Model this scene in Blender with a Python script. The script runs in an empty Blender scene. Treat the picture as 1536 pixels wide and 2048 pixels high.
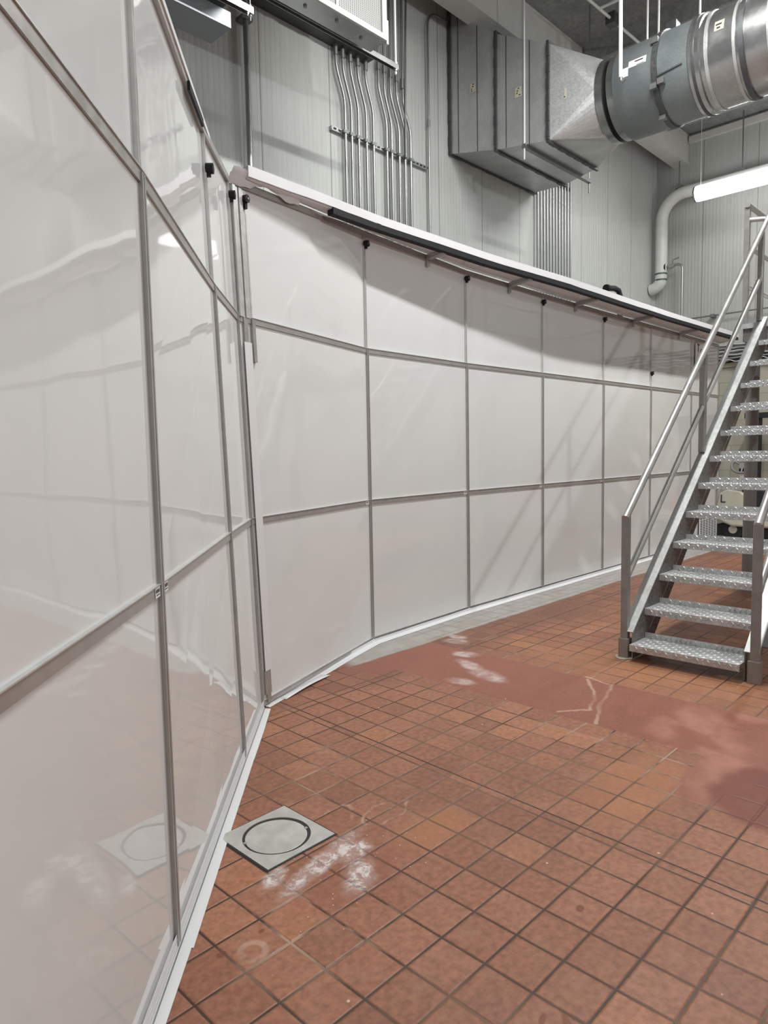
import bpy, bmesh, math, random
from mathutils import Vector, Matrix
random.seed(7)
S = bpy.context.scene
COL = S.collection
PI = math.pi

# ------------------------------------------------------------------ helpers
class MB:
    """Collects shapes in world coordinates, links them as one mesh object."""
    def __init__(self):
        self.v, self.f, self.m = [], [], []
        self.smooth = set()

    def add(self, vs, fs, mi=0, smooth=False):
        b = len(self.v)
        self.v += [Vector(p) for p in vs]
        for f in fs:
            if smooth:
                self.smooth.add(len(self.f))
            self.f.append([b + i for i in f])
            self.m.append(mi)
        return self

    def hexa(self, p, mi=0):
        # p: 8 points, bottom ring 0-3 and top ring 4-7
        return self.add(p, [(3, 2, 1, 0), (4, 5, 6, 7), (0, 1, 5, 4), (1, 2, 6, 5), (2, 3, 7, 6), (3, 0, 4, 7)], mi)

    def box(self, a, b, mi=0):
        x0, y0, z0 = a
        x1, y1, z1 = b
        x0, x1 = min(x0, x1), max(x0, x1)
        y0, y1 = min(y0, y1), max(y0, y1)
        z0, z1 = min(z0, z1), max(z0, z1)
        return self.hexa([(x0, y0, z0), (x1, y0, z0), (x1, y1, z0), (x0, y1, z0),
                          (x0, y0, z1), (x1, y0, z1), (x1, y1, z1), (x0, y1, z1)], mi)

    def bar(self, a, b, w, h, up=(0, 0, 1), mi=0):
        # rectangular bar from a to b, w across, h along up
        a, b = Vector(a), Vector(b)
        d = (b - a).normalized()
        u = Vector(up)
        s = d.cross(u).normalized()
        u = s.cross(d).normalized()
        s *= w / 2
        u *= h / 2
        return self.hexa([a - s - u, a + s - u, a + s + u, a - s + u, b - s - u, b + s - u, b + s + u, b - s + u], mi)

    def tube(self, pts, r, n=12, cap=True, mi=0):
        pts = [Vector(p) for p in pts]
        m = len(pts)
        rr = r if isinstance(r, (list, tuple)) else [r] * m
        t0 = (pts[1] - pts[0]).normalized()
        ref = Vector((0, 0, 1)) if abs(t0.z) < .9 else Vector((1, 0, 0))
        u = t0.cross(ref).normalized()
        vs, fs = [], []
        for i in range(m):
            if i == 0:
                t = t0
            elif i == m - 1:
                t = (pts[i] - pts[i - 1]).normalized()
            else:
                t = ((pts[i] - pts[i - 1]).normalized() + (pts[i + 1] - pts[i]).normalized()).normalized()
            u = (u - t * u.dot(t)).normalized()
            w = t.cross(u)
            for k in range(n):
                a = 2 * PI * k / n
                vs.append(pts[i] + (u * math.cos(a) + w * math.sin(a)) * rr[i])
        for i in range(m - 1):
            for k in range(n):
                k2 = (k + 1) % n
                fs.append((i * n + k, i * n + k2, (i + 1) * n + k2, (i + 1) * n + k))
        self.add(vs, fs, mi, True)
        if cap:
            self.add(vs[:n], [tuple(range(n - 1, -1, -1))], mi)
            self.add(vs[-n:], [tuple(range(n))], mi)
        return self

    def grid(self, fn, nu, nv, mi=0, smooth=True):
        vs = [fn(i / nu, j / nv) for i in range(nu + 1) for j in range(nv + 1)]
        fs = [(i * (nv + 1) + j, (i + 1) * (nv + 1) + j, (i + 1) * (nv + 1) + j + 1, i * (nv + 1) + j + 1)
              for i in range(nu) for j in range(nv)]
        return self.add(vs, fs, mi, smooth)

    def prism(self, poly, h, mi=0):
        # poly: list of 3D points (planar), h: extrusion vector
        h = Vector(h)
        n = len(poly)
        vs = [Vector(p) for p in poly] + [Vector(p) + h for p in poly]
        fs = [tuple(range(n - 1, -1, -1)), tuple(range(n, 2 * n))]
        fs += [(i, (i + 1) % n, n + (i + 1) % n, n + i) for i in range(n)]
        return self.add(vs, fs, mi)

    def build(self, name, mat, parent=None, origin=None, bevel=0, fix=True):
        off = Vector((0, 0, 0))
        q = parent
        while q is not None:
            off += q.location
            q = q.parent
        loc = Vector(origin) - off if origin is not None else Vector((0, 0, 0))
        sh = off + loc
        me = bpy.data.meshes.new(name)
        me.from_pydata([p - sh for p in self.v], [], self.f)
        mats = mat if isinstance(mat, (list, tuple)) else [mat]
        for x in mats:
            me.materials.append(x)
        for i, p in enumerate(me.polygons):
            p.material_index = self.m[i]
            p.use_smooth = i in self.smooth
        if fix:
            bm = bmesh.new()
            bm.from_mesh(me)
            bmesh.ops.recalc_face_normals(bm, faces=bm.faces)
            bm.to_mesh(me)
            bm.free()
        me.update()
        o = bpy.data.objects.new(name, me)
        COL.objects.link(o)
        o.location = loc
        if parent is not None:
            o.parent = parent
        if bevel:
            mod = o.modifiers.new('bevel', 'BEVEL')
            mod.width = bevel
            mod.segments = 2
            mod.limit_method = 'ANGLE'
        return o


def tag(o, label, cat, group=None, kind=None):
    o['label'] = label
    o['category'] = cat
    if group:
        o['group'] = group
    if kind:
        o['kind'] = kind
    return o


def thing(name, label, cat, loc, group=None):
    o = bpy.data.objects.new(name, None)
    COL.objects.link(o)
    o.location = loc
    o.empty_display_size = .1
    return tag(o, label, cat, group)


def struct(o):
    o['kind'] = 'structure'
    return o


def text_mesh(name, body, size, mat, parent, loc, right, up, extrude=.0015):
    cu = bpy.data.curves.new(name, 'FONT')
    cu.body = body
    cu.size = size
    cu.extrude = extrude
    cu.align_x = 'CENTER'
    cu.align_y = 'CENTER'
    tmp = bpy.data.objects.new('tmp', cu)
    COL.objects.link(tmp)
    dg = bpy.context.evaluated_depsgraph_get()
    me = bpy.data.meshes.new_from_object(tmp.evaluated_get(dg))
    bpy.data.objects.remove(tmp)
    me.name = name
    r = Vector(right).normalized()
    u = Vector(up).normalized()
    n = r.cross(u)
    off = Vector((0, 0, 0))
    q = parent
    while q is not None:
        off += q.location
        q = q.parent
    M = Matrix((r, u, n)).transposed().to_4x4()
    M.translation = Vector(loc) - off
    me.transform(M)
    me.materials.clear()
    me.materials.append(mat)
    o = bpy.data.objects.new(name, me)
    COL.objects.link(o)
    o.parent = parent
    return o


# ------------------------------------------------------------------ node helper
class NT:
    def __init__(self, name):
        self.mat = bpy.data.materials.new(name)
        self.mat.use_nodes = True
        self.t = self.mat.node_tree
        self.t.nodes.clear()
        self.out = self.t.nodes.new('ShaderNodeOutputMaterial')
        self.b = self.t.nodes.new('ShaderNodeBsdfPrincipled')
        self.t.links.new(self.b.outputs[0], self.out.inputs[0])

    def n(self, typ, **kw):
        x = self.t.nodes.new(typ)
        for k, v in kw.items():
            setattr(x, k, v)
        return x

    def link(self, a, b):
        self.t.links.new(a, b)

    def put(self, sock, v):
        if isinstance(v, bpy.types.NodeSocket):
            self.link(v, sock)
        elif v is not None:
            sock.default_value = v

    def math(self, op, a, b=None, c=None, clamp=False):
        x = self.n('ShaderNodeMath', operation=op, use_clamp=clamp)
        self.put(x.inputs[0], a)
        if b is not None:
            self.put(x.inputs[1], b)
        if c is not None:
            self.put(x.inputs[2], c)
        return x.outputs[0]

    def step(self, v, lo, hi, a=0., b=1.):
        x = self.n('ShaderNodeMapRange', interpolation_type='SMOOTHSTEP')
        self.put(x.inputs[0], v)
        self.put(x.inputs[1], lo)
        self.put(x.inputs[2], hi)
        x.inputs[3].default_value = a
        x.inputs[4].default_value = b
        return x.outputs[0]

    def mixf(self, f, a, b):
        x = self.n('ShaderNodeMix')
        self.put(x.inputs[0], f)
        self.put(x.inputs[2], a)
        self.put(x.inputs[3], b)
        return x.outputs[0]

    def mix(self, f, a, b, blend='MIX'):
        x = self.n('ShaderNodeMix', data_type='RGBA', blend_type=blend)
        self.put(x.inputs[0], f)
        for s, v in ((x.inputs[6], a), (x.inputs[7], b)):
            if isinstance(v, tuple) and len(v) == 3:
                v = (*v, 1)
            self.put(s, v)
        return x.outputs[2]

    def noise(self, vec, scale, detail=3., rough=.5, dist=0.):
        x = self.n('ShaderNodeTexNoise')
        if vec is not None:
            self.link(vec, x.inputs['Vector'])
        x.inputs['Scale'].default_value = scale
        x.inputs['Detail'].default_value = detail
        x.inputs['Roughness'].default_value = rough
        x.inputs['Distortion'].default_value = dist
        return x.outputs[0]

    def pos(self):
        return self.n('ShaderNodeNewGeometry').outputs['Position']

    def obj(self):
        return self.n('ShaderNodeTexCoord').outputs['Object']

    def xyz(self, v):
        x = self.n('ShaderNodeSeparateXYZ')
        self.link(v, x.inputs[0])
        return x.outputs[0], x.outputs[1], x.outputs[2]

    def vec(self, x, y, z=0.):
        c = self.n('ShaderNodeCombineXYZ')
        self.put(c.inputs[0], x)
        self.put(c.inputs[1], y)
        self.put(c.inputs[2], z)
        return c.outputs[0]

    def bump(self, h, strength, dist, normal=None):
        x = self.n('ShaderNodeBump')
        x.inputs['Strength'].default_value = strength
        x.inputs['Distance'].default_value = dist
        self.link(h, x.inputs['Height'])
        if normal is not None:
            self.link(normal, x.inputs['Normal'])
        return x.outputs[0]

    def set(self, **kw):
        names = dict(color='Base Color', rough='Roughness', metal='Metallic', normal='Normal', spec='Specular IOR Level',
                     coat='Coat Weight', coatr='Coat Roughness', emit='Emission Color', estr='Emission Strength', alpha='Alpha', trans='Transmission Weight')
        for k, v in kw.items():
            if isinstance(v, tuple) and len(v) == 3:
                v = (*v, 1)
            self.put(self.b.inputs[names[k]], v)
        return self.mat


def plain(name, color, rough=.5, metal=0., var=.08, scale=6., bump=0., spec=.5):
    n = NT(name)
    p = n.obj()
    k = n.noise(p, scale, 4.)
    f = n.step(k, .3, .7, 1 - var, 1 + var)
    c = n.mix(1., color, n.vec(f, f, f), 'MULTIPLY')
    n.set(color=c, metal=metal, spec=spec)
    r = n.step(k, .2, .8, max(.02, rough - .06), rough + .06)
    n.set(rough=r)
    if bump:
        n.set(normal=n.bump(n.noise(p, scale * 12, 3.), .4, bump))
    return n.mat


def glow(name, color, strength):
    n = NT(name)
    n.set(color=(.8, .8, .8), emit=color, estr=strength, rough=.4)
    return n.mat


# ------------------------------------------------------------------ materials
def m_sheet():
    n = NT('glossy_white_laminate')
    p = n.obj()
    wav = n.noise(p, 1.7, 1.5)
    fine = n.noise(p, 9., 3.)
    nb = n.bump(wav, 1., .0045)
    nb = n.bump(fine, 1., .00012, nb)
    s = n.noise(p, 1.1, 5., .6)
    c = n.mix(n.step(s, .35, .75), (.685, .695, .685), (.655, .668, .658))
    n.set(color=c, rough=.04, spec=.68, normal=nb)
    return n.mat


def m_galv(name, base=(.50, .52, .53), rough=.36, spang=26., metal=.85, var=.07, dent=.004):
    n = NT(name)
    p = n.obj()
    vo = n.n('ShaderNodeTexVoronoi')
    n.link(p, vo.inputs['Vector'])
    vo.inputs['Scale'].default_value = spang
    sp = n.xyz(vo.outputs['Color'])[0]
    f = n.step(sp, 0., 1., 1 - var, 1 + var)
    f2 = n.step(n.noise(p, 2.5, 3.), .3, .7, .88, 1.1)
    f = n.math('MULTIPLY', f, f2)
    c = n.mix(1., base, n.vec(f, f, f), 'MULTIPLY')
    r = n.step(sp, 0., 1., rough - .03, rough + .05)
    nb = n.bump(n.noise(p, 3., 2.), .5, dent)
    n.set(color=c, rough=r, metal=metal, normal=nb)
    return n.mat


def m_ribbed(name, axis, seam0, period, base):
    """Insulated metal panel: shallow vertical ribs and panel seams."""
    n = NT(name)
    p = n.pos()
    xs = n.xyz(p)
    u = xs[axis]
    # seams
    s = n.math('DIVIDE', n.math('SUBTRACT', u, seam0), period)
    d = n.math('MULTIPLY', n.math('ABSOLUTE', n.math('SUBTRACT', n.math('FRACT', n.math('ADD', s, .5)), .5)), period)
    seam = n.step(d, .003, .007, 1., 0.)
    # ribs
    r = n.math('FRACT', n.math('DIVIDE', u, .0545))
    tri = n.math('ABSOLUTE', n.math('SUBTRACT', r, .5))
    h = n.step(tri, .14, .24)
    grain = n.noise(n.vec(n.math('MULTIPLY', xs[0], 3.), n.math('MULTIPLY', xs[1], 3.), n.math('MULTIPLY', xs[2], .35)), 6., 4., .6)
    f = n.step(grain, .25, .75, .95, 1.04)
    c = n.mix(1., base, n.vec(f, f, f), 'MULTIPLY')
    c = n.mix(n.math('MULTIPLY', seam, .6), c, (.12, .12, .115))
    hh = n.math('SUBTRACT', h, n.math('MULTIPLY', seam, 2.))
    nb = n.bump(hh, .6, .003)
    n.set(color=c, rough=.42, spec=.4, normal=nb)
    return n.mat


def m_floor():
    n = NT('quarry_tile')
    p = n.pos()
    X, Y, Z = n.xyz(p)
    M = n.math
    w1 = n.noise(p, 3.1, 4., .6)
    w2 = n.noise(n.vec(M('ADD', X, 11.3), M('SUBTRACT', Y, 7.7)), 3.1, 4., .6)
    big = n.noise(p, .9, 4., .55)
    fine = n.noise(p, 42., 4., .6)
    mid = n.noise(p, 9., 5., .65)

    # ---- tile layout (u along X, v along Y), with narrow cut strips at the two joints
    d = M('MULTIPLY', M('SUBTRACT', Y, 1.4), .03)
    j0 = M('ADD', 2.228, d)
    j1 = M('ADD', 2.272, d)
    uA = M('DIVIDE', M('SUBTRACT', X, 1.612), .155)
    uB = M('MULTIPLY', M('DIVIDE', M('SUBTRACT', X, 1.612), M('SUBTRACT', j0, 1.612)), 4.)
    uC = M('ADD', M('MULTIPLY', M('DIVIDE', M('SUBTRACT', X, j1), M('SUBTRACT', 3.19, j1)), 6.), 40.)
    uD = M('ADD', M('DIVIDE', M('SUBTRACT', X, 3.82), .152), 60.)
    gt = lambda a, b: M('GREATER_THAN', a, b)
    u = n.mixf(gt(X, 1.612), uA, uB)
    inj = gt(X, M('ADD', j0, .001))
    u = n.mixf(inj, u, 20.5)
    u = n.mixf(gt(X, j1), u, uC)
    u = n.mixf(gt(X, 3.5), u, uD)
    ys = M('MINIMUM', M('ADD', 2.935, M('MULTIPLY', M('SUBTRACT', X, 2.7), .02)), 2.985)
    ye = M('ADD', ys, .055)
    vA = M('DIVIDE', M('SUBTRACT', Y, .002), .152)
    vB = M('ADD', M('MULTIPLY', M('DIVIDE', M('SUBTRACT', Y, 1.674), M('SUBTRACT', ys, 1.674)), 8.), 11.)
    vC = M('ADD', M('DIVIDE', M('SUBTRACT', Y, ye), .152), 40.)
    v = n.mixf(gt(Y, 1.674), vA, vB)
    v = n.mixf(gt(Y, ys), v, 30.5)
    v = n.mixf(gt(Y, ye), v, vC)

    def grout(t, sp):
        return M('MULTIPLY', M('ABSOLUTE', M('SUBTRACT', M('FRACT', M('ADD', t, .5)), .5)), sp)
    gu = grout(u, .155)
    gv = grout(v, .153)
    e1 = M('ABSOLUTE', M('SUBTRACT', X, j0))
    e2 = M('ABSOLUTE', M('SUBTRACT', X, j1))
    e3 = M('ABSOLUTE', M('SUBTRACT', Y, ys))
    e4 = M('ABSOLUTE', M('SUBTRACT', Y, ye))
    wob = M('MULTIPLY', M('SUBTRACT', mid, .5), .0035)
    g = M('MINIMUM', M('MINIMUM', gu, gv), M('MINIMUM', M('MINIMUM', e1, e2), M('MINIMUM', e3, e4)))
    g = M('ADD', g, wob)
    groove = n.step(g, .0026, .0050, 1., 0.)
    slope = n.step(g, .0026, .009, 1., 0.)
    joint = n.step(M('MINIMUM', e2, e3), .003, .006, 1., 0.)

    # ---- tile colour
    wn = n.n('ShaderNodeTexWhiteNoise', noise_dimensions='2D')
    n.link(n.vec(M('FLOOR', u), M('FLOOR', v)), wn.inputs['Vector'])
    rnd = wn.outputs['Value']
    r2 = n.xyz(wn.outputs['Color'])[1]
    c = n.mix(n.step(rnd, 0., 1.), (.275, .115, .064), (.325, .143, .083))
    c = n.mix(n.step(r2, .80, .97, 0., .6), c, (.40, .175, .088))
    c = n.mix(n.step(r2, .22, .05, 0., .45), c, (.20, .085, .055))
    c = n.mix(n.step(big, .35, .7, 0., .5), c, (.205, .092, .060))
    f = n.step(fine, .25, .75, .74, 1.2)
    c = n.mix(1., c, n.vec(f, f, f), 'MULTIPLY')
    c = n.mix(n.step(mid, .50, .78, 0., .42), c, (.36, .205, .145))
    dirt = n.noise(n.vec(M('ADD', X, 3.), M('MULTIPLY', Y, 1.4)), 1.7, 6., .7, .8)
    c = n.mix(n.step(dirt, .52, .75, 0., .28), c, (.15, .072, .05))
    # orange cleaned tiles, plus lamplight painted around the stair foot
    def blob(cx, cy, rx, ry, ang=0., soft=.25, warp=.35):
        ca, sa = math.cos(ang), math.sin(ang)
        wx = M('MULTIPLY', M('SUBTRACT', w1, .5), warp * 2 * min(rx, ry))
        wy = M('MULTIPLY', M('SUBTRACT', w2, .5), warp * 2 * min(rx, ry))
        dx = M('ADD', M('SUBTRACT', X, cx), wx)
        dy = M('ADD', M('SUBTRACT', Y, cy), wy)
        a = M('DIVIDE', M('ADD', M('MULTIPLY', dx, ca), M('MULTIPLY', dy, sa)), rx)
        b = M('DIVIDE', M('SUBTRACT', M('MULTIPLY', dy, ca), M('MULTIPLY', dx, sa)), ry)
        r = M('SQRT', M('ADD', M('MULTIPLY', a, a), M('MULTIPLY', b, b)))
        return n.step(r, 1 - soft, 1 + soft, 1., 0.)

    def union(bl):
        r = bl[0]
        for x in bl[1:]:
            r = M('MAXIMUM', r, x)
        return r
    org = union([blob(2.72, 1.20, .34, .19, .1, .5), blob(1.88, 1.62, .16, .1, 0., .5), blob(4.2, 1.75, .4, .9, 0., .6)])
    c = n.mix(M('MULTIPLY', org, .5), c, (.36, .155, .068))
    dark_band = M('MULTIPLY', n.step(M('ADD', Y, M('MULTIPLY', M('SUBTRACT', w2, .5), .25)), 2.78, 2.98), n.step(X, 2.4, 3.2))  # tiles get darker towards the partition foot
    c = n.mix(M('MULTIPLY', dark_band, .5), c, (.125, .058, .042))
    # grout
    gcol = n.mix(n.step(big, .40, .62), (.050, .026, .016), (.17, .10, .06))
    pale_g = union([blob(3.5, 1.9, 1.9, .45, 1.2, .5), blob(1.3, 1.55, .28, .22, 0., .5), blob(1.95, 2.3, .25, .1, 0.6, .5)])
    gcol = n.mix(M('MULTIPLY', M('MULTIPLY', pale_g, n.step(w1, .45, .6)), .8), gcol, (.42, .30, .21))
    gcol = n.mix(M('MULTIPLY', joint, .8), gcol, (.02, .014, .012))
    c = n.mix(groove, c, gcol)

    # ---- red trowelled patch over the old trench
    ed = M('MULTIPLY', M('SUBTRACT', mid, .5), .02)
    px = M('MULTIPLY', n.step(M('ADD', X, ed), 3.178, 3.186), n.step(M('ADD', X, ed), 3.818, 3.826, 1., 0.))
    py = n.step(M('ADD', Y, ed), 3.262, 3.272, 1., 0.)
    patch = M('MULTIPLY', px, py)
    widen = blob(3.15, .98, .42, .13, 0., .12, .5)
    strip = M('MULTIPLY', M('MULTIPLY', n.step(M('ADD', Y, M('MULTIPLY', M('SUBTRACT', w1, .5), .12)), 2.99, 3.03), n.step(X, 2.75, 3.15)), n.step(X, 3.25, 3.2, 0., 1.))
    patch = M('MAXIMUM', patch, M('MAXIMUM', M('MULTIPLY', widen, .9), M('MULTIPLY', strip, .85)))
    dk = blob(2.93, .80, .26, .17, .2, .15, .5)
    pc = n.mix(n.step(big, .3, .7), (.225, .082, .052), (.265, .100, .066))
    pc = n.mix(n.step(mid, .45, .8, 0., .35), pc, (.34, .135, .095))
    pf = n.step(fine, .25, .75, .9, 1.1)
    pc = n.mix(1., pc, n.vec(pf, pf, pf), 'MULTIPLY')
    palep = union([blob(3.55, 1.22, .24, .12, .5, .5, .9), blob(3.15, 1.02, .34, .10, .25, .5, .9), blob(3.84, 1.08, .12, .10, 0., .5, .9), blob(3.38, 1.36, .13, .09, .3, .5, .9)])
    pc = n.mix(M('MULTIPLY', M('MULTIPLY', palep, n.step(mid, .30, .62, .45, 1.)), .80), pc, (.40, .185, .13))
    wet = blob(3.36, 1.20, .16, .055, 1.1, .3, .9)
    pc = n.mix(M('MULTIPLY', wet, .7), pc, (.24, .082, .048))
    c = n.mix(patch, c, pc)
    c = n.mix(M('MULTIPLY', dk, .85), c, (.165, .045, .032))

    # ---- grey painted margin along the partition
    gy = M('ADD', Y, M('MULTIPLY', M('SUBTRACT', w1, .5), .05))
    grey = M('MULTIPLY', n.step(gy, 3.262, 3.285), n.step(M('ADD', X, M('MULTIPLY', M('SUBTRACT', w2, .5), .6)), 3.0, 3.18))
    gc = n.mix(n.step(mid, .3, .7), (.30, .29, .265), (.38, .365, .335))
    gc = n.mix(n.step(w2, .56, .72, 0., .5), gc, (.33, .24, .19))
    gc = n.mix(M('MULTIPLY', M('MULTIPLY', groove, n.step(X, 3.75, 3.95)), .65), gc, (.16, .13, .11))
    c = n.mix(M('MULTIPLY', grey, .95), c, gc)

    # ---- smears, powder and small stains
    smear = union([blob(3.95, 3.14, .06, .10, .2, .35, .7), blob(3.74, 2.88, .06, .09, .5, .35, .8), blob(3.57, 2.72, .05, .13, -.35, .4, .9),
                   blob(3.47, 2.50, .07, .14, -.2, .45, .9), blob(3.27, 2.56, .05, .08, .2, .5, .8), blob(4.06, 3.2, .05, .07, 0., .4, .8)])
    sm = M('MULTIPLY', smear, n.step(mid, .38, .62, .25, .8))
    c = n.mix(sm, c, (.56, .47, .44))
    st = n.noise(n.vec(M('MULTIPLY', X, 3.), M('MULTIPLY', Y, 3.)), 9., 5., .75, .6)
    powder = union([blob(1.48, 1.76, .20, .035, .25, .5, 1.2), blob(1.50, 1.62, .10, .05, .7, .5, 1.2), blob(1.60, 1.735, .07, .045, .2, .5, 1.2), blob(1.31, 1.80, .05, .03, .3, .6, 1.2)])
    pw = M('MULTIPLY', powder, n.step(st, .44, .60, .30, .95))
    c = n.mix(pw, c, (.66, .62, .60))
    halo = blob(1.55, 1.66, .42, .22, .3, .5, .6)
    sp = n.n('ShaderNodeTexVoronoi')
    n.link(p, sp.inputs['Vector'])
    sp.inputs['Scale'].default_value = 55.
    crumbs = M('MULTIPLY', n.step(sp.outputs['Distance'], .10, .17, 1., 0.), n.step(n.xyz(sp.outputs['Color'])[0], .80, .84))
    c = n.mix(M('MULTIPLY', M('MULTIPLY', crumbs, halo), .9), c, (.72, .66, .62))
    sp2 = n.n('ShaderNodeTexVoronoi')
    n.link(p, sp2.inputs['Vector'])
    sp2.inputs['Scale'].default_value = 16.
    cr2 = M('MULTIPLY', n.step(sp2.outputs['Distance'], .05, .09, 1., 0.), n.step(n.xyz(sp2.outputs['Color'])[1], .90, .92))
    c = n.mix(M('MULTIPLY', cr2, .8), c, (.66, .52, .43))
    # wet dark red around the powder
    c = n.mix(M('MULTIPLY', M('MULTIPLY', blob(1.52, 1.67, .24, .15, .3, .5, .7), M('SUBTRACT', 1., pw)), .35), c, (.24, .075, .04))
    # dried puddle rims
    def rim(cx, cy, rx, ry, ang, w=.06, wp=.8):
        ca, sa = math.cos(ang), math.sin(ang)
        k = wp * 2 * min(rx, ry)
        dx = M('ADD', M('SUBTRACT', X, cx), M('MULTIPLY', M('SUBTRACT', w1, .5), k))
        dy = M('ADD', M('SUBTRACT', Y, cy), M('MULTIPLY', M('SUBTRACT', w2, .5), k))
        a = M('DIVIDE', M('ADD', M('MULTIPLY', dx, ca), M('MULTIPLY', dy, sa)), rx)
        b = M('DIVIDE', M('SUBTRACT', M('MULTIPLY', dy, ca), M('MULTIPLY', dx, sa)), ry)
        r = M('SQRT', M('ADD', M('MULTIPLY', a, a), M('MULTIPLY', b, b)))
        return n.step(M('ABSOLUTE', M('SUBTRACT', r, 1.)), w * .3, w, 1., 0.)
    rims = union([rim(1.86, 1.83, .10, .06, .2, .12, 1.3), rim(1.72, 1.95, .07, .06, .2, .15, 1.3)])
    c = n.mix(M('MULTIPLY', M('MULTIPLY', rims, n.step(mid, .42, .62)), .5), c, (.50, .36, .26))
    def seg(ax, ay, bx, by):
        ux, uy = bx - ax, by - ay
        L2 = ux * ux + uy * uy
        qx = M('SUBTRACT', M('ADD', X, M('MULTIPLY', M('SUBTRACT', mid, .5), .05)), ax)
        qy = M('SUBTRACT', M('ADD', Y, M('MULTIPLY', M('SUBTRACT', w2, .5), .10)), ay)
        t = M('DIVIDE', M('ADD', M('MULTIPLY', qx, ux), M('MULTIPLY', qy, uy)), L2, None, True)
        ex = M('SUBTRACT', qx, M('MULTIPLY', t, ux))
        ey = M('SUBTRACT', qy, M('MULTIPLY', t, uy))
        return M('SQRT', M('ADD', M('MULTIPLY', ex, ex), M('MULTIPLY', ey, ey)))
    cd_ = seg(3.80, 1.99, 3.50, 1.79)
    for q in ((3.50, 1.79, 3.36, 1.73), (3.36, 1.73, 3.22, 1.86), (3.80, 1.84, 3.52, 1.75), (3.52, 1.75, 3.20, 1.63), (3.84, 2.02, 3.80, 1.86)):
        cd_ = M('MINIMUM', cd_, seg(*q))
    cracks = M('MULTIPLY', n.step(cd_, .004, .014, 1., 0.), n.step(w1, .38, .52, .35, 1.))
    c = n.mix(M('MULTIPLY', cracks, .65), c, (.50, .33, .25))
    ring = M('MULTIPLY', rim(1.055, 1.575, .035, .035, 0., .45, .15), n.step(mid, .35, .6))
    c = n.mix(M('MULTIPLY', ring, .4), c, (.55, .42, .33))
    drops = union([blob(1.842, .989, .018, .012, .3, .2, .6), blob(1.43, .80, .03, .01, .8, .3, .8), blob(1.40, .85, .02, .008, .3, .3, .8), blob(.985, 1.63, .016, .012, 0., .3, .5), blob(1.12, 1.625, .010, .008, 0., .3, .5)])
    c = n.mix(M('MULTIPLY', drops, .75), c, (.16, .045, .02))

    h = M('MULTIPLY', slope, M('SUBTRACT', 1., M('MAXIMUM', patch, M('MULTIPLY', grey, .6))))
    hh = M('SUBTRACT', M('MULTIPLY', fine, .08), h)
    nb = n.bump(hh, .6, .004)
    nb = n.bump(n.noise(p, 5., 3.), .35, .006, nb)
    ro = n.step(mid, .3, .7, .42, .58)
    ro = n.mixf(M('MULTIPLY', patch, .6), ro, .40)
    n.set(color=c, rough=ro, spec=.38, normal=nb)
    return n.mat


def m_block():
    n = NT('painted_block')
    p = n.pos()
    X, Y, Z = n.xyz(p)
    br = n.n('ShaderNodeTexBrick')
    n.link(n.vec(Y, Z), br.inputs['Vector'])
    br.inputs['Color1'].default_value = (.43, .41, .33, 1)
    br.inputs['Color2'].default_value = (.40, .385, .31, 1)
    br.inputs['Mortar'].default_value = (.30, .285, .23, 1)
    br.inputs['Scale'].default_value = 1.
    br.inputs['Brick Width'].default_value = .4
    br.inputs['Row Height'].default_value = .2
    br.inputs['Mortar Size'].default_value = .006
    nb = n.bump(br.outputs['Fac'], .4, -.004)
    n.set(color=br.outputs['Color'], rough=.6, normal=nb)
    return n.mat


def m_concrete():
    n = NT('bare_concrete')
    p = n.pos()
    a = n.noise(p, 1.3, 6., .65)
    b = n.noise(p, 18., 5., .7)
    c = n.mix(n.step(a, .3, .7), (.17, .175, .165), (.27, .275, .26))
    f = n.step(b, .3, .7, .8, 1.15)
    c = n.mix(1., c, n.vec(f, f, f), 'MULTIPLY')
    n.set(color=c, rough=.8, normal=n.bump(b, .5, .006))
    return n.mat


def m_coil():
    n = NT('coil_face')
    p = n.obj()
    X, Y, Z = n.xyz(p)
    fx = n.math('FRACT', n.math('DIVIDE', X, .022))
    fz = n.math('FRACT', n.math('DIVIDE', Z, .0135))
    g = n.math('MULTIPLY', n.step(fx, .2, .35), n.step(fz, .15, .4))
    c = n.mix(g, (.42, .425, .41), (.15, .155, .15))
    n.set(color=c, rough=.5, normal=n.bump(g, .5, -.004))
    return n.mat


SHEET = m_sheet()
ALU = plain('matte_aluminium', (.40, .385, .365), .38, .45, .06, 20.)
ALU_L = plain('light_aluminium', (.60, .60, .585), .34, .45, .06, 20.)
BLACK = plain('black_plastic', (.010, .010, .011), .55, spec=.25)
GASKET = plain('dark_gasket', (.020, .021, .024), .7, spec=.25)
FILM = plain('white_film', (.70, .705, .71), .35, 0., .012, 3.)
SOFFIT = plain('white_soffit', (.72, .70, .70), .3, 0., .03)
GALV = m_galv('galvanised_duct', (.52, .53, .52), .36, 70., .5, .05, .003)
GALV_B = plain('bright_galvanised', (.42, .425, .42), .26, .88, .10, 5.)
GALV_D = m_galv('dark_flange', (.10, .105, .108), .5, 30., .6)
FANG = m_galv('fan_housing', (.20, .225, .23), .40, 90., .4, .04, .001)
STEEL = m_galv('galvanised_steel', (.42, .43, .42), .48, 60., .55, .05, .002)
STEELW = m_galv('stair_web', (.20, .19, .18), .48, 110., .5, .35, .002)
TREADM = plain('tread_plate', (.54, .55, .545), .42, .6, .10, 14.)
RAIL = plain('rail_pipe', (.42, .415, .40), .40, .7, .05, 9.)
POST = plain('post_tube', (.27, .262, .25), .45, .35, .10, 12.)
EMT = plain('conduit_steel', (.36, .37, .36), .36, .8, .04, 5.)
EMT_D = plain('strut_steel', (.24, .25, .245), .42, .7, .06, 8.)
COLUMN = plain('grey_column', (.20, .195, .185), .45, .1)
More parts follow.
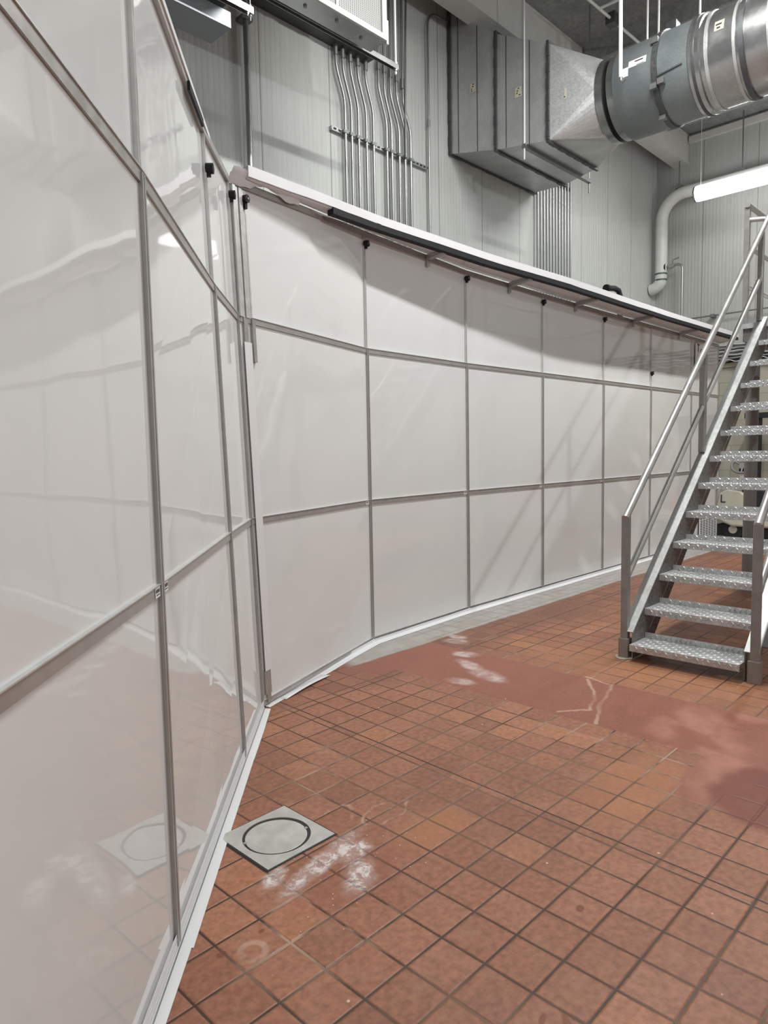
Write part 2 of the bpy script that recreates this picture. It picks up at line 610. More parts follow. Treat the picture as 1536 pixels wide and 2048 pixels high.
WPIPE = plain('white_jacket', (.66, .665, .64), .45, 0., .03)
WSTEEL = plain('white_steel', (.55, .55, .52), .5, 0., .04)
STAIN = plain('stainless', (.50, .50, .475), .30, .85, .12, 9.)
DRAIN = plain('drain_plate', (.50, .50, .465), .42, .35, .10, 14., .0015)
PIT = plain('drain_gap', (.018, .018, .018), .4)
CREAM = plain('cream_paint', (.52, .50, .41), .4)
ORANGE = plain('orange_paint', (.50, .20, .035), .45)
RUBBER = plain('black_rubber', (.012, .012, .013), .6)
STICK = plain('yellowish_sticker', (.50, .49, .36), .6)
PAPER = plain('paper', (.78, .78, .77), .55, 0., .02)
INK = plain('ink', (.03, .03, .03), .6)
TAN = plain('old_sealant', (.45, .40, .30), .7)
GREEN = plain('green_band', (.05, .11, .08), .5)
COIL = m_coil()
PANG = plain('grey_pan', (.20, .215, .225), .45, .4, .06)
LAMP = glow('lamp_diffuser', (1., 1., 1.), 9.)
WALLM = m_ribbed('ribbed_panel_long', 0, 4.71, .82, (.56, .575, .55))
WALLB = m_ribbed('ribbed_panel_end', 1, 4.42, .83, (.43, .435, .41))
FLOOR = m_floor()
BLOCK = m_block()
CONC = m_concrete()

# ------------------------------------------------------------------ the setting
YW, XB, ZC = 5.2, 12.25, 6.55
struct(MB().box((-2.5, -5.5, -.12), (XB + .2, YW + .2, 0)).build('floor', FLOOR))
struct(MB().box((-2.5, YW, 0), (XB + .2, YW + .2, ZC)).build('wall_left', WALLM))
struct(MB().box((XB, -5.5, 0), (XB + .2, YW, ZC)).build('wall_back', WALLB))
struct(MB().box((11.93, -5.5, 0), (XB, YW, 2.70)).box((11.90, -5.5, 2.64), (XB, YW, 2.705)).build('wall_lower', BLOCK))
struct(MB().box((-2.5, -5.5, ZC), (XB + .2, YW + .2, ZC + .2)).build('ceiling', CONC))
struct(MB().box((3.2, 4.674, 6.10), (XB, 4.90, ZC)).box((3.2, 4.66, 6.08), (XB, 4.91, 6.115)).build('trim_1', WSTEEL))
struct(MB().box((8.65, -5.5, 6.33), (9.0, 4.65, ZC)).build('trim_2', CONC))
struct(MB().box((11.0, -5.5, 6.33), (11.35, 4.65, ZC)).build('trim_3', CONC))
struct(MB().box((XB - .06, -5.5, 6.40), (XB, 4.65, 6.50)).build('trim_4', WSTEEL))

# ------------------------------------------------------------------ partition panels
def vlen2(a, b):
    return math.hypot(b[0] - a[0], b[1] - a[1])


def panel(label, A, B, lA, lB, tops, post='both', up_post=True, latches=(), first_cut=0., name='partition_panel',
          z1=1.04, z2=2.12, inward=None, lower=True, top_mat=ALU, rails=True):
    """A, B: floor points of the two edges; lA, lB: outward lean per metre of height."""
    A, B = Vector((A[0], A[1], 0)), Vector((B[0], B[1], 0))
    d = (B - A).normalized()
    nrm = Vector((-d.y, d.x, 0))          # away from the viewer (viewer stands right of A->B)
    L = (B - A).length
    vA = lA.copy() if isinstance(lA, Vector) else nrm * lA
    vB = lB.copy() if isinstance(lB, Vector) else nrm * lB
    root = thing(name, label, 'wall panel', A, 'white partition panels')

    def P(t, z, off=0.):
        return A + d * (L * t) + (vA * (1 - t) + vB * t) * z - nrm * off + Vector((0, 0, z))

    def top(t):
        return tops[0] * (1 - t) + tops[1] * t

    def sheet(nm, za, zb, off):
        m = MB()
        e = .004 / L
        fa = lambda t: za if za is not None else top(t)
        fb = lambda t: zb if zb is not None else top(t)
        def front(i, j):
            t = e + (1 - 2 * e) * i
            z = fa(t) * (1 - j) + fb(t) * j
            return P(t, z, off)
        def back(i, j):
            t = e + (1 - 2 * e) * i
            z = fa(t) * (1 - j) + fb(t) * j
            return P(t, z, off - .006)
        m.grid(front, 2, 2, 0, False)
        m.grid(back, 2, 2, 0, False)
        for k in (0, 1):
            m.add([front(k, 0), front(k, 1), back(k, 1), back(k, 0)], [(0, 1, 2, 3)])
            m.add([front(0, k), front(1, k), back(1, k), back(0, k)], [(0, 1, 2, 3)])
        return m.build(nm, SHEET, root)
    sheet('lower_sheet', .02, z1 - .012, 0)
    sheet('middle_sheet', z1 + .012, z2 - .012, 0)
    sheet('upper_sheet', z2 + .012, None, -.010)
    h = .016
    def rail(nm, z, off=.007, hh=h, mat=ALU):
        m = MB()
        m.hexa([P(0, z - hh, off), P(1, z - hh, off), P(1, z - hh, -.012), P(0, z - hh, -.012),
                P(0, z + hh, off), P(1, z + hh, off), P(1, z + hh, -.012), P(0, z + hh, -.012)])
        # bright lip on the upper edge
        m.hexa([P(0, z + hh, off + .004), P(1, z + hh, off + .004), P(1, z + hh, 0), P(0, z + hh, 0),
                P(0, z + hh + .003, off + .004), P(1, z + hh + .003, off + .004), P(1, z + hh + .003, 0), P(0, z + hh + .003, 0)], 1)
        return m.build(nm, [mat, ALU_L], root)
    rail('middle_rail', z1)
    rail('upper_rail', z2)
    rail('bottom_rail', .028, .006, .014)
    m = MB()
    a, b = tops
    m.hexa([P(0, a - .035, .006), P(1, b - .035, .006), P(1, b - .035, -.02), P(0, a - .035, -.02),
            P(0, a, .006), P(1, b, .006), P(1, b, -.02), P(0, a, -.02)])
    m.build('top_rail', top_mat, root)

    def postbar(nm, t, za, zb, w, off, mat, groove=True):
        m = MB()
        o = w / 2 / L
        for (s0, s1, dep) in ((-o, -o * .25, off), (-o * .25, o * .25, off - .004), (o * .25, o, off)) if groove else ((-o, o, off),):
            m.hexa([P(t + s0, za, dep), P(t + s1, za, dep), P(t + s1, za, -.012), P(t + s0, za, -.012),
                    P(t + s0, zb, dep), P(t + s1, zb, dep), P(t + s1, zb, -.012), P(t + s0, zb, -.012)])
        return m.build(nm, mat, root)
    if post in ('both', 'left'):
        postbar('post', 0, .02, z2 + .01, .030, .012, ALU)
        if up_post:
            postbar('upper_post', 0, z2 + .01, a - .03, .020, .004, ALU_L)
    if post in ('both', 'right'):
        postbar('post', 1, .02, z2 + .01, .030, .012, ALU)
        if up_post:
            postbar('upper_post', 1, z2 + .01, b - .03, .020, .004, ALU_L)
    for (t, z) in latches:
        c = P(t, z, .012)
        m = MB()
        m.tube([c + nrm * .01, c - nrm * .022], .022, 16)
        m.bar(c + Vector((0, 0, .0)), c + Vector((0, 0, -.034)), .016, .02, nrm)
        k = m.build('latch', BLACK, root)
        r = MB()
        r.tube([c - nrm * .020, c - nrm * .026], .006, 8)
        r.build('rivet', STAIN, k)
    # maker's stickers on the middle rail
    return root, P, d, nrm


LO = Vector((.861, 1.692))
LD = Vector((.6880, .7257))


def lp(s):
    q = LO + LD * s
    return (q.x, q.y)


def ma_sticker(root, P, t, z):
    e = .022 / vlen2((P(0, 0).x, P(0, 0).y), (P(1, 0).x, P(1, 0).y))
    m = MB()
    m.add([P(t - e, z - .014, .0085), P(t + e, z - .014, .0085), P(t + e, z + .013, .0085), P(t - e, z + .013, .0085)], [(0, 1, 2, 3)])
    s = m.build('sticker', PAPER, root)
    k = MB()
    for (a, b, c, dd) in ((-.8, -.45, -.001, .009), (-.3, -.1, -.001, .009), (0, .35, -.001, .009), (.5, .8, -.001, .009), (-.6, .7, -.008, -.005)):
        k.add([P(t + e * a, z + c, .009), P(t + e * b, z + c, .009), P(t + e * b, z + dd, .009), P(t + e * a, z + dd, .009)], [(0, 1, 2, 3)])
    k.build('lettering', INK, s)


# left run (seen at a grazing angle)
r0 = panel('large glossy white panel nearest the camera on the left, cut by the picture edge', lp(-1.15), lp(.07), 0, 0, (2.76, 2.78), 'right')
r1 = panel('glossy white panel of the left run with the drain cover mirrored beside its near post', lp(.07), lp(1.29), 0, .026, (2.78, 2.80), 'right', latches=((1., 2.62),))
r2 = panel('narrow white panel of the left run that ends in the partition corner', lp(1.29), lp(1.93), .026, .029, (2.80, 2.84), 'right', latches=((1., 2.74),))
ma_sticker(r0[0], r0[1], .965, 1.04)
ma_sticker(r1[0], r1[1], .035, 1.04)
# right run
CR = (2.200, 3.105)
posts = [(3.535, 3.58), (4.79, 3.65), (6.0, 3.65), (7.26, 3.65), (8.50, 3.65), (9.80, 3.65), (10.83, 3.65)]
labs = ['angled white panel just right of the partition corner, first of the right run',
        'white panel right of the angled corner panel, second of the right run',
        'white panel third from the corner along the right partition run',
        'white panel fourth from the corner, the next one left of the front stair post',
        'white panel fifth from the corner, behind the front stair post, low black latch on its right edge',
        'white panel sixth from the corner, crossed by the left handrail of the stair',
        'last white panel of the right run with a paper sign, partly behind the stair posts']
tops = [2.84, 2.95, 2.905, 2.89, 2.885, 2.88, 2.875, 2.87]
lz = [2.86, 2.835, 2.81, 2.80, 2.30, 2.80, None]
prev = CR
run = []
for i, q in enumerate(posts):
    lat = ((1., lz[i]),) if lz[i] and i != 5 else ()
    rr = panel(labs[i], prev, q, Vector((-.021, .020, 0)) if i == 0 else 0, 0, (tops[i], tops[i + 1]), 'right', latches=lat)
    run.append(rr)
    if i < 4:
        ma_sticker(rr[0], rr[1], .965, 1.04)
    prev = q
# extra edge post and latch where the first angled panel meets the corner
root, P, d, nrm = run[0]
m = MB()
for t0, t1, off in ((.028, .052, .012), (.075, .093, .016)):
    m.hexa([P(t0, 1.9 if t0 > .06 else .02, off), P(t1, 1.9 if t0 > .06 else .02, off), P(t1, 1.9 if t0 > .06 else .02, -.01), P(t0, 1.9 if t0 > .06 else .02, -.01),
            P(t0, 2.13, off), P(t1, 2.13, off), P(t1, 2.13, -.01), P(t0, 2.13, -.01)])
m.build('corner_post', ALU, root)
m = MB()
for t0, t1, off in ((.004, .018, .02), (.026, .036, .012), (.042, .060, .016), (.066, .074, .010), (.080, .088, .006)):
    m.hexa([P(t0, 2.13, off), P(t1, 2.13, off), P(t1, 2.13, -.01), P(t0, 2.13, -.01),
            P(t0, 2.80, off), P(t1, 2.80, off), P(t1, 2.80, -.01), P(t0, 2.80, -.01)])
m.build('upper_post', ALU_L, root)
m = MB()
c = P(.075, 2.755, .014)
m.tube([c + nrm * .012, c - nrm * .02], .021, 16)
m.bar(c, c - Vector((0, 0, .05)), .02, .02, nrm)
k = m.build('latch', BLACK, root)
MB().tube([c - nrm * .019, c - nrm * .025], .006, 8).build('rivet', STAIN, k)
m = MB()
m.hexa([P(.018, .07, .012), P(.058, .07, .012), P(.058, .07, 0), P(.018, .07, 0), P(.018, .20, .012), P(.058, .20, .012), P(.058, .20, 0), P(.018, .20, 0)])
m.build('corner_foot', ALU, root)
m = MB()
m.hexa([P(.022, .2, .014), P(.066, .2, .014), P(.066, .2, .011), P(.022, .2, .011), P(.022, 2.0, .014), P(.066, 2.0, .014), P(.066, 2.0, .011), P(.022, 2.0, .011)])
m.build('corner_tape', FILM, root)

# top trim of the left run: white film fold and black gasket length
root, P, d, nrm = r1
m = MB()
m.hexa([P(-1., 2.752, .012), P(1.5, 2.80, .012), P(1.5, 2.80, -.05), P(-1., 2.752, -.05), P(-1., 2.775, .012), P(1.5, 2.825, .012), P(1.5, 2.825, -.05), P(-1., 2.775, -.05)])
m.build('top_film', FILM, root)
m = MB()
m.hexa([P(.66, 2.735, .016), P(.93, 2.752, .016), P(.93, 2.752, .006), P(.66, 2.735, .006), P(.66, 2.768, .016), P(.93, 2.782, .016), P(.93, 2.782, .006), P(.66, 2.768, .006)])
m.build('black_gasket', BLACK, root)

# vent grille low in the last panel, and a narrow trim strip
root, P, d, nrm = run[6]
m = MB()
m.hexa([P(.34, .03, .02), P(.98, .03, .02), P(.98, .03, .002), P(.34, .03, .002), P(.34, .36, .02), P(.98, .36, .02), P(.98, .36, .002), P(.34, .36, .002)])
g = m.build('vent_grille', BLACK, root)
m = MB()
for k in range(13):
    z = .045 + k * .0245
    m.hexa([P(.34, z, .032), P(.98, z, .032), P(.98, z, .02), P(.34, z, .02), P(.34, z + .010, .032), P(.98, z + .010, .032), P(.98, z + .010, .02), P(.34, z + .010, .02)])
for k in range(7):
    t = .34 + k * .64 / 6
    m.hexa([P(t - .012, .03, .030), P(t + .012, .03, .030), P(t + .012, .03, .02), P(t - .012, .03, .02), P(t - .012, .36, .030), P(t + .012, .36, .030), P(t + .012, .36, .02), P(t - .012, .36, .02)])
m.build('louver', FILM, g)
# paper sign
sg = MB().hexa([P(.10, 2.45, .012), P(.40, 2.45, .012), P(.40, 2.45, .011), P(.10, 2.45, .011), P(.10, 2.80, .012), P(.40, 2.80, .012), P(.40, 2.80, .011), P(.10, 2.80, .011)])
so = sg.build('paper_sign', PAPER)
tag(so, 'white paper sign with black letters on the last right panel, under the canopy', 'sign')
text_mesh('lettering', 'T', .15, INK, so, P(.20, 2.735, .014), d, (0, 0, 1))
text_mesh('lettering', '0', .20, INK, so, P(.31, 2.66, .014), d, (0, 0, 1))
text_mesh('lettering', 'in', .07, INK, so, P(.19, 2.53, .014), d, (0, 0, 1))

# ------------------------------------------------------------------ white tape at the foot of the partition
def tape(name, pts, label, floor_w, wall_h, lean=None, seed=1):
    rnd = random.Random(seed)
    m = MB()
    P3 = [Vector((x, y, 0)) for x, y in pts]
    for i in range(len(P3) - 1):
        a, b = P3[i], P3[i + 1]
        d = (b - a).normalized()
        nv = Vector((d.y, -d.x, 0))
        n = max(2, int((b - a).length / .3))
        prof = []
        for k in range(n + 1):
            q = a + (b - a) * (k / n)
            j = (rnd.random() - .5) * .008
            hj = (rnd.random() - .5) * .006
            prof.append([q + nv * .0075 + Vector((0, 0, wall_h + hj)), q + nv * .008 + Vector((0, 0, .012)), q + nv * .014 + Vector((0, 0, .004)),
                         q + nv * (floor_w * .6) + Vector((0, 0, .0035)), q + nv * (floor_w + j) + Vector((0, 0, .002))])
        vs = [p for r in prof for p in r]
        w = 5
        fs = [(k * w + t, (k + 1) * w + t, (k + 1) * w + t + 1, k * w + t + 1) for k in range(n) for t in range(w - 1)]
        m.add(vs, fs, 0, False)
    o = m.build(name, FILM, None, P3[0], 0, True)
    mod = o.modifiers.new('thick', 'SOLIDIFY')
    mod.thickness = .0012
    mod.offset = 0
    if floor_w < .05:
        m = MB()
        for i in range(len(P3) - 1):
            d = (P3[i + 1] - P3[i]).normalized()
            nv = Vector((d.y, -d.x, 0)) * .0125
            m.tube([P3[i] + nv + Vector((0, 0, .010)), P3[i + 1] + nv + Vector((0, 0, .010))], .0022, 6)
        m.build('seam_line', EMT_D, o)
    return tag(o, label, 'tape')


tape('floor_tape', [lp(-1.15), lp(.07), lp(1.29), (2.19, 3.09)], 'wide white tape sealing the left partition run to the tiles', .045, .058, seed=3)
tape('floor_tape', [(2.215, 3.135), (3.535, 3.575), (4.79, 3.642), (10.83, 3.642)], 'white tape along the foot of the right partition run beside the grey floor margin', .055, .03, seed=5)
# loose end of tape by the corner
m = MB()
m.grid(lambda i, j: Vector((2.34 + .45 * i + .03 * j, 3.165 + .145 * i - .055 * j - .015 * i, .004 + .010 * math.sin(i * 3.) * j)), 8, 3)
o = m.build('tape_offcut', FILM, None, (2.34, 3.165, 0))
o.modifiers.new('thick', 'SOLIDIFY').thickness = .001
tag(o, 'loose curled end of white tape on the tiles right of the corner', 'tape')

# ------------------------------------------------------------------ canopy strip on top of the right run
can = thing('canopy', 'white sheet canopy jutting from the top of the right partition, dark edge strip', 'canopy', (3.535, 3.58, 2.9))
wallp = [(2.25, 3.155, 2.84), (2.75, 3.318, 2.875), (3.535, 3.58, 2.945), (4.79, 3.65, 2.905), (6.0, 3.65, 2.89), (7.26, 3.65, 2.885), (8.5, 3.65, 2.88), (9.8, 3.65, 2.875), (10.85, 3.65, 2.87)]
edge = [(2.25, 3.145, 2.845), (2.75, 3.26, 2.885), (3.535, 3.43, 2.940), (4.79, 3.43, 2.925), (6.0, 3.37, 2.912), (7.26, 3.365, 2.90), (8.5, 3.375, 2.90), (9.8, 3.37, 2.905), (10.85, 3.40, 2.925)]
def seg_eval(pl, t):
    k = min(int(t), len(pl) - 2)
    f = t - k
    return Vector(pl[k]) * (1 - f) + Vector(pl[k + 1]) * f
NS = 48
def can_pt(i, j, dz=0.):
    t = i * (len(edge) - 1)
    a, b = seg_eval(wallp, t), seg_eval(edge, t)
    sag = -.012 * math.sin(PI * j) * (1 if t > 1.5 else 0)
    return a * (1 - j) + b * j + Vector((0, 0, sag + dz + .012))
m = MB()
m.grid(lambda i, j: can_pt(i, j), NS, 4)
o = m.build('sheet', SOFFIT, can)
o.modifiers.new('thick', 'SOLIDIFY').thickness = .004
rnd = random.Random(4)
jit = [rnd.random() for _ in range(NS + 1)]
def edge_strip(name, mat, z0, z1, y0, y1, i0=0., amp=0.):
    m = MB()
    pr = []
    for k in range(NS + 1):
        i = i0 + (1 - i0) * k / NS
        e = seg_eval(edge, i * (len(edge) - 1))
        a = (jit[k] - .5) * amp
        pr.append([e + Vector((0, y0, z0 + a)), e + Vector((0, y0, z1 + a * .4)), e + Vector((0, y1, z1)), e + Vector((0, y1, z0))])
    vs = [p for r in pr for p in r]
    fs = []
    for k in range(NS):
        for t in range(4):
            t2 = (t + 1) % 4
            fs.append((k * 4 + t, (k + 1) * 4 + t, (k + 1) * 4 + t2, k * 4 + t2))
    fs += [(0, 1, 2, 3), (NS * 4 + 3, NS * 4 + 2, NS * 4 + 1, NS * 4)]
    m.add(vs, fs)
    return m.build(name, mat, can)
edge_strip('edge_film', FILM, .016, .072, -.012, .05, 0., .004)
edge_strip('edge_rail', GASKET, -.022, .018, -.010, .045, .165)
for bx in (4.26, 5.43, 6.63, 7.97, 9.335):
    t = 0
    for k in range(len(wallp) - 1):
        if wallp[k][0] <= bx <= wallp[k + 1][0]:
            t = k + (bx - wallp[k][0]) / (wallp[k + 1][0] - wallp[k][0])
    a, b = seg_eval(wallp, t), seg_eval(edge, t)
    m = MB()
    m.bar(a + Vector((0, -.012, -.018)), b + Vector((0, .02, -.014)), .050, .034)
    m.bar(a + Vector((0, -.012, -.01)), a + Vector((0, -.014, -.085)), .035, .006, (0, 1, 0))
    m.build('bracket', ALU, can)
# crumpled film at the corner where the canopy starts
rnd = random.Random(9)
h = {}
def crum(i, j):
    key = (round(i, 3), round(j, 3))
    if key not in h:
        h[key] = rnd.random() - .5
    a = Vector((2.13 + .60 * i, 3.155 + .16 * i, 2.845 + .055 * i))
    w = .04 * (1 - j)
    return a + Vector((.35 * w, -w - .006, .035 - (.055 + .02 * math.sin(i * 9)) * j + h[key] * .012))
MB().grid(crum, 14, 5).build('corner_film', FILM, can)

# ------------------------------------------------------------------ staircase
ST = thing('staircase', 'galvanised open-riser steel stair rising away at the right', 'stairs', (4.38, 1.63, 0))
X0, Z0, RUN, RISE = 4.304, .112, .2305, .2010
SL = RISE / RUN
NT_ = 12
YL, YR = 1.97, 1.288
def nose(x):
    return Z0 + SL * (x - X0)
for side, y0, sgn in (('left', YL, 1), ('right', YR, -1)):
    xa, xb = 4.36, 7.09
    m = MB()
    poly = [(xa, y0, 0.005), (xa, y0, nose(xa) + .02), (xb, y0, nose(xb) + .02), (xb, y0, nose(xb) - .23), (4.60, y0, 0.005)]
    m.prism(poly, (0, .006 * sgn, 0))
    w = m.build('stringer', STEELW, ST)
    m = MB()
    for dz, zz0 in ((.02, None), (-.23, None)):
        a = Vector((xa if dz > 0 else 4.62, y0 + .040 * sgn, 0))
        b = Vector((xb, y0 + .040 * sgn, 0))
        a.z = nose(a.x) + dz
        b.z = nose(b.x) + dz
        m.bar(a, b, .082, .010)
    m.build('flange', STEEL, w)

# one tread with raised diamond lugs, copied up the flight
def tread_mesh():
    m = MB()
    D, T, LIP, BK = .245, .005, .042, .036
    y0, y1 = YR + .008, YL - .002
    m.box((0, y0, -T), (D, y1, 0))
    m.box((0, y0, -LIP), (T, y1, -T))
    m.box((D - T, y0, 0), (D, y1, BK))
    def lug(c, u, v, nrm, ang, L=.0165, W=.0058, H=.0036):
        ca, sa = math.cos(ang), math.sin(ang)
        a = u * ca + v * sa
        b = v * ca - u * sa
        base = [c - a * L, c - b * W, c + a * L, c + b * W]
        tp = [c - a * L * .45 + nrm * H, c + a * L * .45 + nrm * H]
        m.add(base + tp, [(0, 1, 5, 4), (1, 2, 5), (2, 3, 4, 5), (3, 0, 4)])
    ex, ey, ez = Vector((1, 0, 0)), Vector((0, 1, 0)), Vector((0, 0, 1))
    st = .032
    ny = int((y1 - y0) / st)
    for i in range(ny):
        for j in range(7):
            c = Vector((.020 + j * .0325, y0 + st * (i + .5), 0))
            lug(c, ex, ey, ez, PI / 4 if (i + j) % 2 else -PI / 4)
        for (zc, xc, nn, k) in ((-.013, 0, -ex, 0), (-.030, 0, -ex, 1), (.010, D - T, -ex, 0), (.024, D - T, -ex, 1)):
            c = Vector((xc, y0 + st * (i + .5), zc))
            lug(c, ey, ez, nn, PI / 4 if (i + k) % 2 else -PI / 4, .0145, .0052, .0065)
    return m
tm = tread_mesh()
for p in tm.v:
    p += Vector((X0, 0, Z0))
tr0 = tm.build('tread', TREADM, ST)
for k in range(1, NT_):
    t = tr0.copy()
    COL.objects.link(t)
    t.parent = ST
    t.location = tr0.location + Vector((RUN * k, 0, RISE * k))

def sq_post(name, p0, p1, w=.046, mat=POST):
    m = MB()
    a, b = Vector(p0), Vector(p1)
    m.bar(a, b, w, w, (1, 0, 0))
    return m.build(name, mat, ST, None, .003)
RS = (3.325 - .967) / (7.049 - 4.385)
for side, y, yp in (('left', 2.005, 2.030), ('right', 1.245, 1.232)):
    sq_post('post', (4.375, yp, .06), (4.375, yp, .955))
    m = MB()
    m.box((4.345, yp - .034, 0.0), (4.405, yp + .034, .135))
    m.build('post_sleeve', POST, ST, None, .003)
    def rz(x, z0=.967):
        return z0 + RS * (x - 4.385)
    # top rail
    xe = 7.30
    MB().tube([(4.352, yp - .004, rz(4.352)), (xe, yp - .004, rz(xe))], .0245, 18).build('handrail', RAIL, ST)
    # intermediate post on the stringer
    sq_post('post', (5.69, yp - .004, nose(5.69) + .03), (5.69, yp - .004, rz(5.69) - .01))
    sq_post('post', (7.05, yp - .004, nose(7.05) + .02), (7.05, yp - .004, rz(7.05) - .01))
    ms = (1.737 - .586) / (5.714 - 4.433)
    mz = lambda x: .586 + ms * (x - 4.433)
    MB().tube([(4.385, yp - .004, mz(4.385)), (5.672, yp - .004, mz(5.672))], .0215, 16).build('mid_rail', RAIL, ST)
    MB().tube([(5.708, yp - .004, mz(5.708)), (7.035, yp - .004, mz(7.035) - .02)], .0215, 16).build('mid_rail', RAIL, ST)
# sealant blob round the left foot
rnd = random.Random(2)
o = MB()
ring = [(4.375 + (.055 + rnd.random() * .02) * math.cos(a * PI / 8), 2.030 + (.055 + rnd.random() * .02) * math.sin(a * PI / 8), 0.001) for a in range(16)]
o.prism(ring, (0, 0, .005))
o.build('foot_sealant', TAN, ST)

# landing at the head of the flight
LA = thing('stair_landing', 'raised diamond-plate landing with guard rails at the head of the stair', 'landing', (7.15, 2.10, 0))
m = MB()
m.box((7.075, 1.20, 2.505), (8.6, 2.20, 2.520))
m.box((7.070, 1.20, 2.475), (7.077, 2.20, 2.520))
LA_deck = m.build('deck', TREADM, LA)
m = MB()
m.box((7.10, 2.12, 2.36), (8.6, 2.18, 2.505)).box((7.10, 1.22, 2.36), (8.6, 1.28, 2.505)).box((7.10, 1.28, 2.36), (7.16, 2.12, 2.505)).box((8.54, 1.28, 2.36), (8.6, 2.12, 2.505))
m.build('deck_frame', STEELW, LA)
m = MB()
m.box((7.10, 2.185, 2.52), (8.6, 2.193, 2.62))
m.build('toe_board', STEEL, LA)
m = MB()
m.tube([(7.16, 2.10, 0.012), (7.16, 2.10, 2.37)], .056, 24)
m.build('support_column', COLUMN, LA)
m = MB()
m.box((7.085, 2.025, 0), (7.235, 2.175, .012))
m.build('base_plate', COLUMN, LA)
m = MB()
m.tube([(8.5, 1.30, 0.012), (8.5, 1.30, 2.37)], .056, 24)
m.build('support_column', COLUMN, LA)
m = MB()
m.bar((7.14, 2.175, 2.50), (7.14, 2.175, 3.585), .046, .046, (1, 0, 0))
m.build('post', POST, LA, None, .003)
m = MB()
m.bar((8.55, 2.175, 2.50), (8.55, 2.175, 3.585), .046, .046, (1, 0, 0))
m.build('post', STEEL, LA, None, .003)
MB().tube([(7.10, 2.165, 3.60), (8.6, 2.165, 3.60)], .0245, 16).build('guard_rail', RAIL, LA)
MB().tube([(7.15, 2.165, 3.23), (8.54, 2.165, 3.23)], .0215, 16).build('guard_rail', RAIL, LA)
MB().tube([(7.15, 2.165, 2.87), (8.54, 2.165, 2.87)], .0215, 16).build('guard_rail', RAIL, LA)
MB().tube([(7.14, 2.165, 3.47), (7.16, 2.03, 3.455)], .0205, 14).build('return_rail', RAIL, LA)

# ------------------------------------------------------------------ floor drain
DR = thing('floor_drain', 'square stainless drain frame with round lid set in the red tiles', 'drain', (1.463, 2.01, 0))
cx, cy, hs = 1.463, 2.005, .151
m = MB()
N = 64
ro = .125
out, inn = [], []
for k in range(N):
    a = 2 * PI * k / N
    ca, sa = math.cos(a), math.sin(a)
    q = hs / max(abs(ca), abs(sa))
    out.append(Vector((cx + ca * q, cy + sa * q, .004)))
    inn.append(Vector((cx + ca * ro, cy + sa * ro, .004)))
for dz in (0,):
    fs = [(k, (k + 1) % N, N + (k + 1) % N, N + k) for k in range(N)]
    m.add(out + inn, fs)
    m.add([p for p in out] + [p + Vector((0, 0, -.004)) for p in out], fs)
    m.add([p for p in inn] + [p + Vector((0, 0, -.0038)) for p in inn], fs)
m.build('frame', DRAIN, DR)
m = MB()
m.prism([(cx + .124 * math.cos(2 * PI * k / N), cy + .124 * math.sin(2 * PI * k / N), .0004) for k in range(N)], (0, 0, .0008))
m.build('recess', PIT, DR)
m = MB()
cxx, cyy = cx - .005, cy - .004
m.prism([(cxx + .113 * math.cos(2 * PI * k / N), cyy + .113 * math.sin(2 * PI * k / N), .0012) for k in range(N)], (0, 0, .0033))
lid = m.build('lid', DRAIN, DR, None, .001)
for a in (-.35, 2.75):
    c = Vector((cxx + .115 * math.cos(a), cyy + .115 * math.sin(a), .003))
    MB().box(c - Vector((.006, .006, .002)), c + Vector((.006, .006, .003))).build('lift_lug', STAIN, DR)
# black joint sealant round the frame
m = MB()
for (a, b) in (((cx - .158, cy - .158), (cx + .158, cy - .151)), ((cx - .158, cy + .151), (cx + .158, cy + .158)), ((cx - .158, cy - .151), (cx - .151, cy + .151)), ((cx + .151, cy - .151), (cx + .158, cy + .151))):
    m.box((a[0], a[1], 0.0002), (b[0], b[1], .0015))
m.build('sealant', PIT, DR)

# ------------------------------------------------------------------ conduits on the ribbed wall
YC = YW - .055
def conduit(pts, r, label, y=YC, mat=EMT, caps=None, name='conduit', group=None):
    root = tag_root = None
    m = MB()
    q = []
    # soften the kinks
    P3 = [Vector((x, y, z)) for x, z in pts]
    for i, p in enumerate(P3):
        if 0 < i < len(P3) - 1:
            a, b = P3[i - 1], P3[i + 1]
            da = min(.07, (p - a).length * .4)
            db = min(.07, (p - b).length * .4)
            s, e = p + (a - p).normalized() * da, p + (b - p).normalized() * db
            for k in range(5):
                t = k / 4
                q.append(s * (1 - t) ** 2 + p * 2 * t * (1 - t) + e * t ** 2)
        else:
            q.append(p)
    m.tube(q, r, 12)
    o = m.build(name, mat, None, P3[-1])
    tag(o, label, 'conduit', group)
    if caps:
        for z in caps:
            x = P3[0].x
            MB().tube([(x, y, z - .05), (x, y, z + .05)], r * 1.45, 12).build('coupling', EMT_D, o)
    return o

ordn = ['first', 'second', 'third', 'fourth', 'fifth', 'sixth']
A = [((4.75, 5.29), (4.75, 5.09), (4.855, 4.82)), ((4.84, 5.29), (4.84, 5.08), (4.94, 4.80)), ((4.94, 5.29), (4.94, 5.11), (5.035, 4.81)), ((5.04, 5.29), (5.04, 5.10), (5.145, 4.81)), ((5.15, 5.29), (5.145, 5.10), (5.245, 4.83))]
for i, c in enumerate(A):
    conduit(list(c) + [(c[-1][0] + .003, 0.0)], .0155, '%s from the left of five bent conduits hanging below the wall trough' % ordn[i], caps=[5.24])
B = [((5.33, 6.5), (5.33, 5.09), (5.44, 4.79)), ((5.415, 6.5), (5.415, 5.08), (5.515, 4.79)), ((5.51, 6.5), (5.505, 5.08), (5.63, 4.78)), ((5.60, 6.5), (5.60, 5.08), (5.72, 4.79)), ((5.69, 6.5), (5.70, 5.05), (5.81, 4.80))]
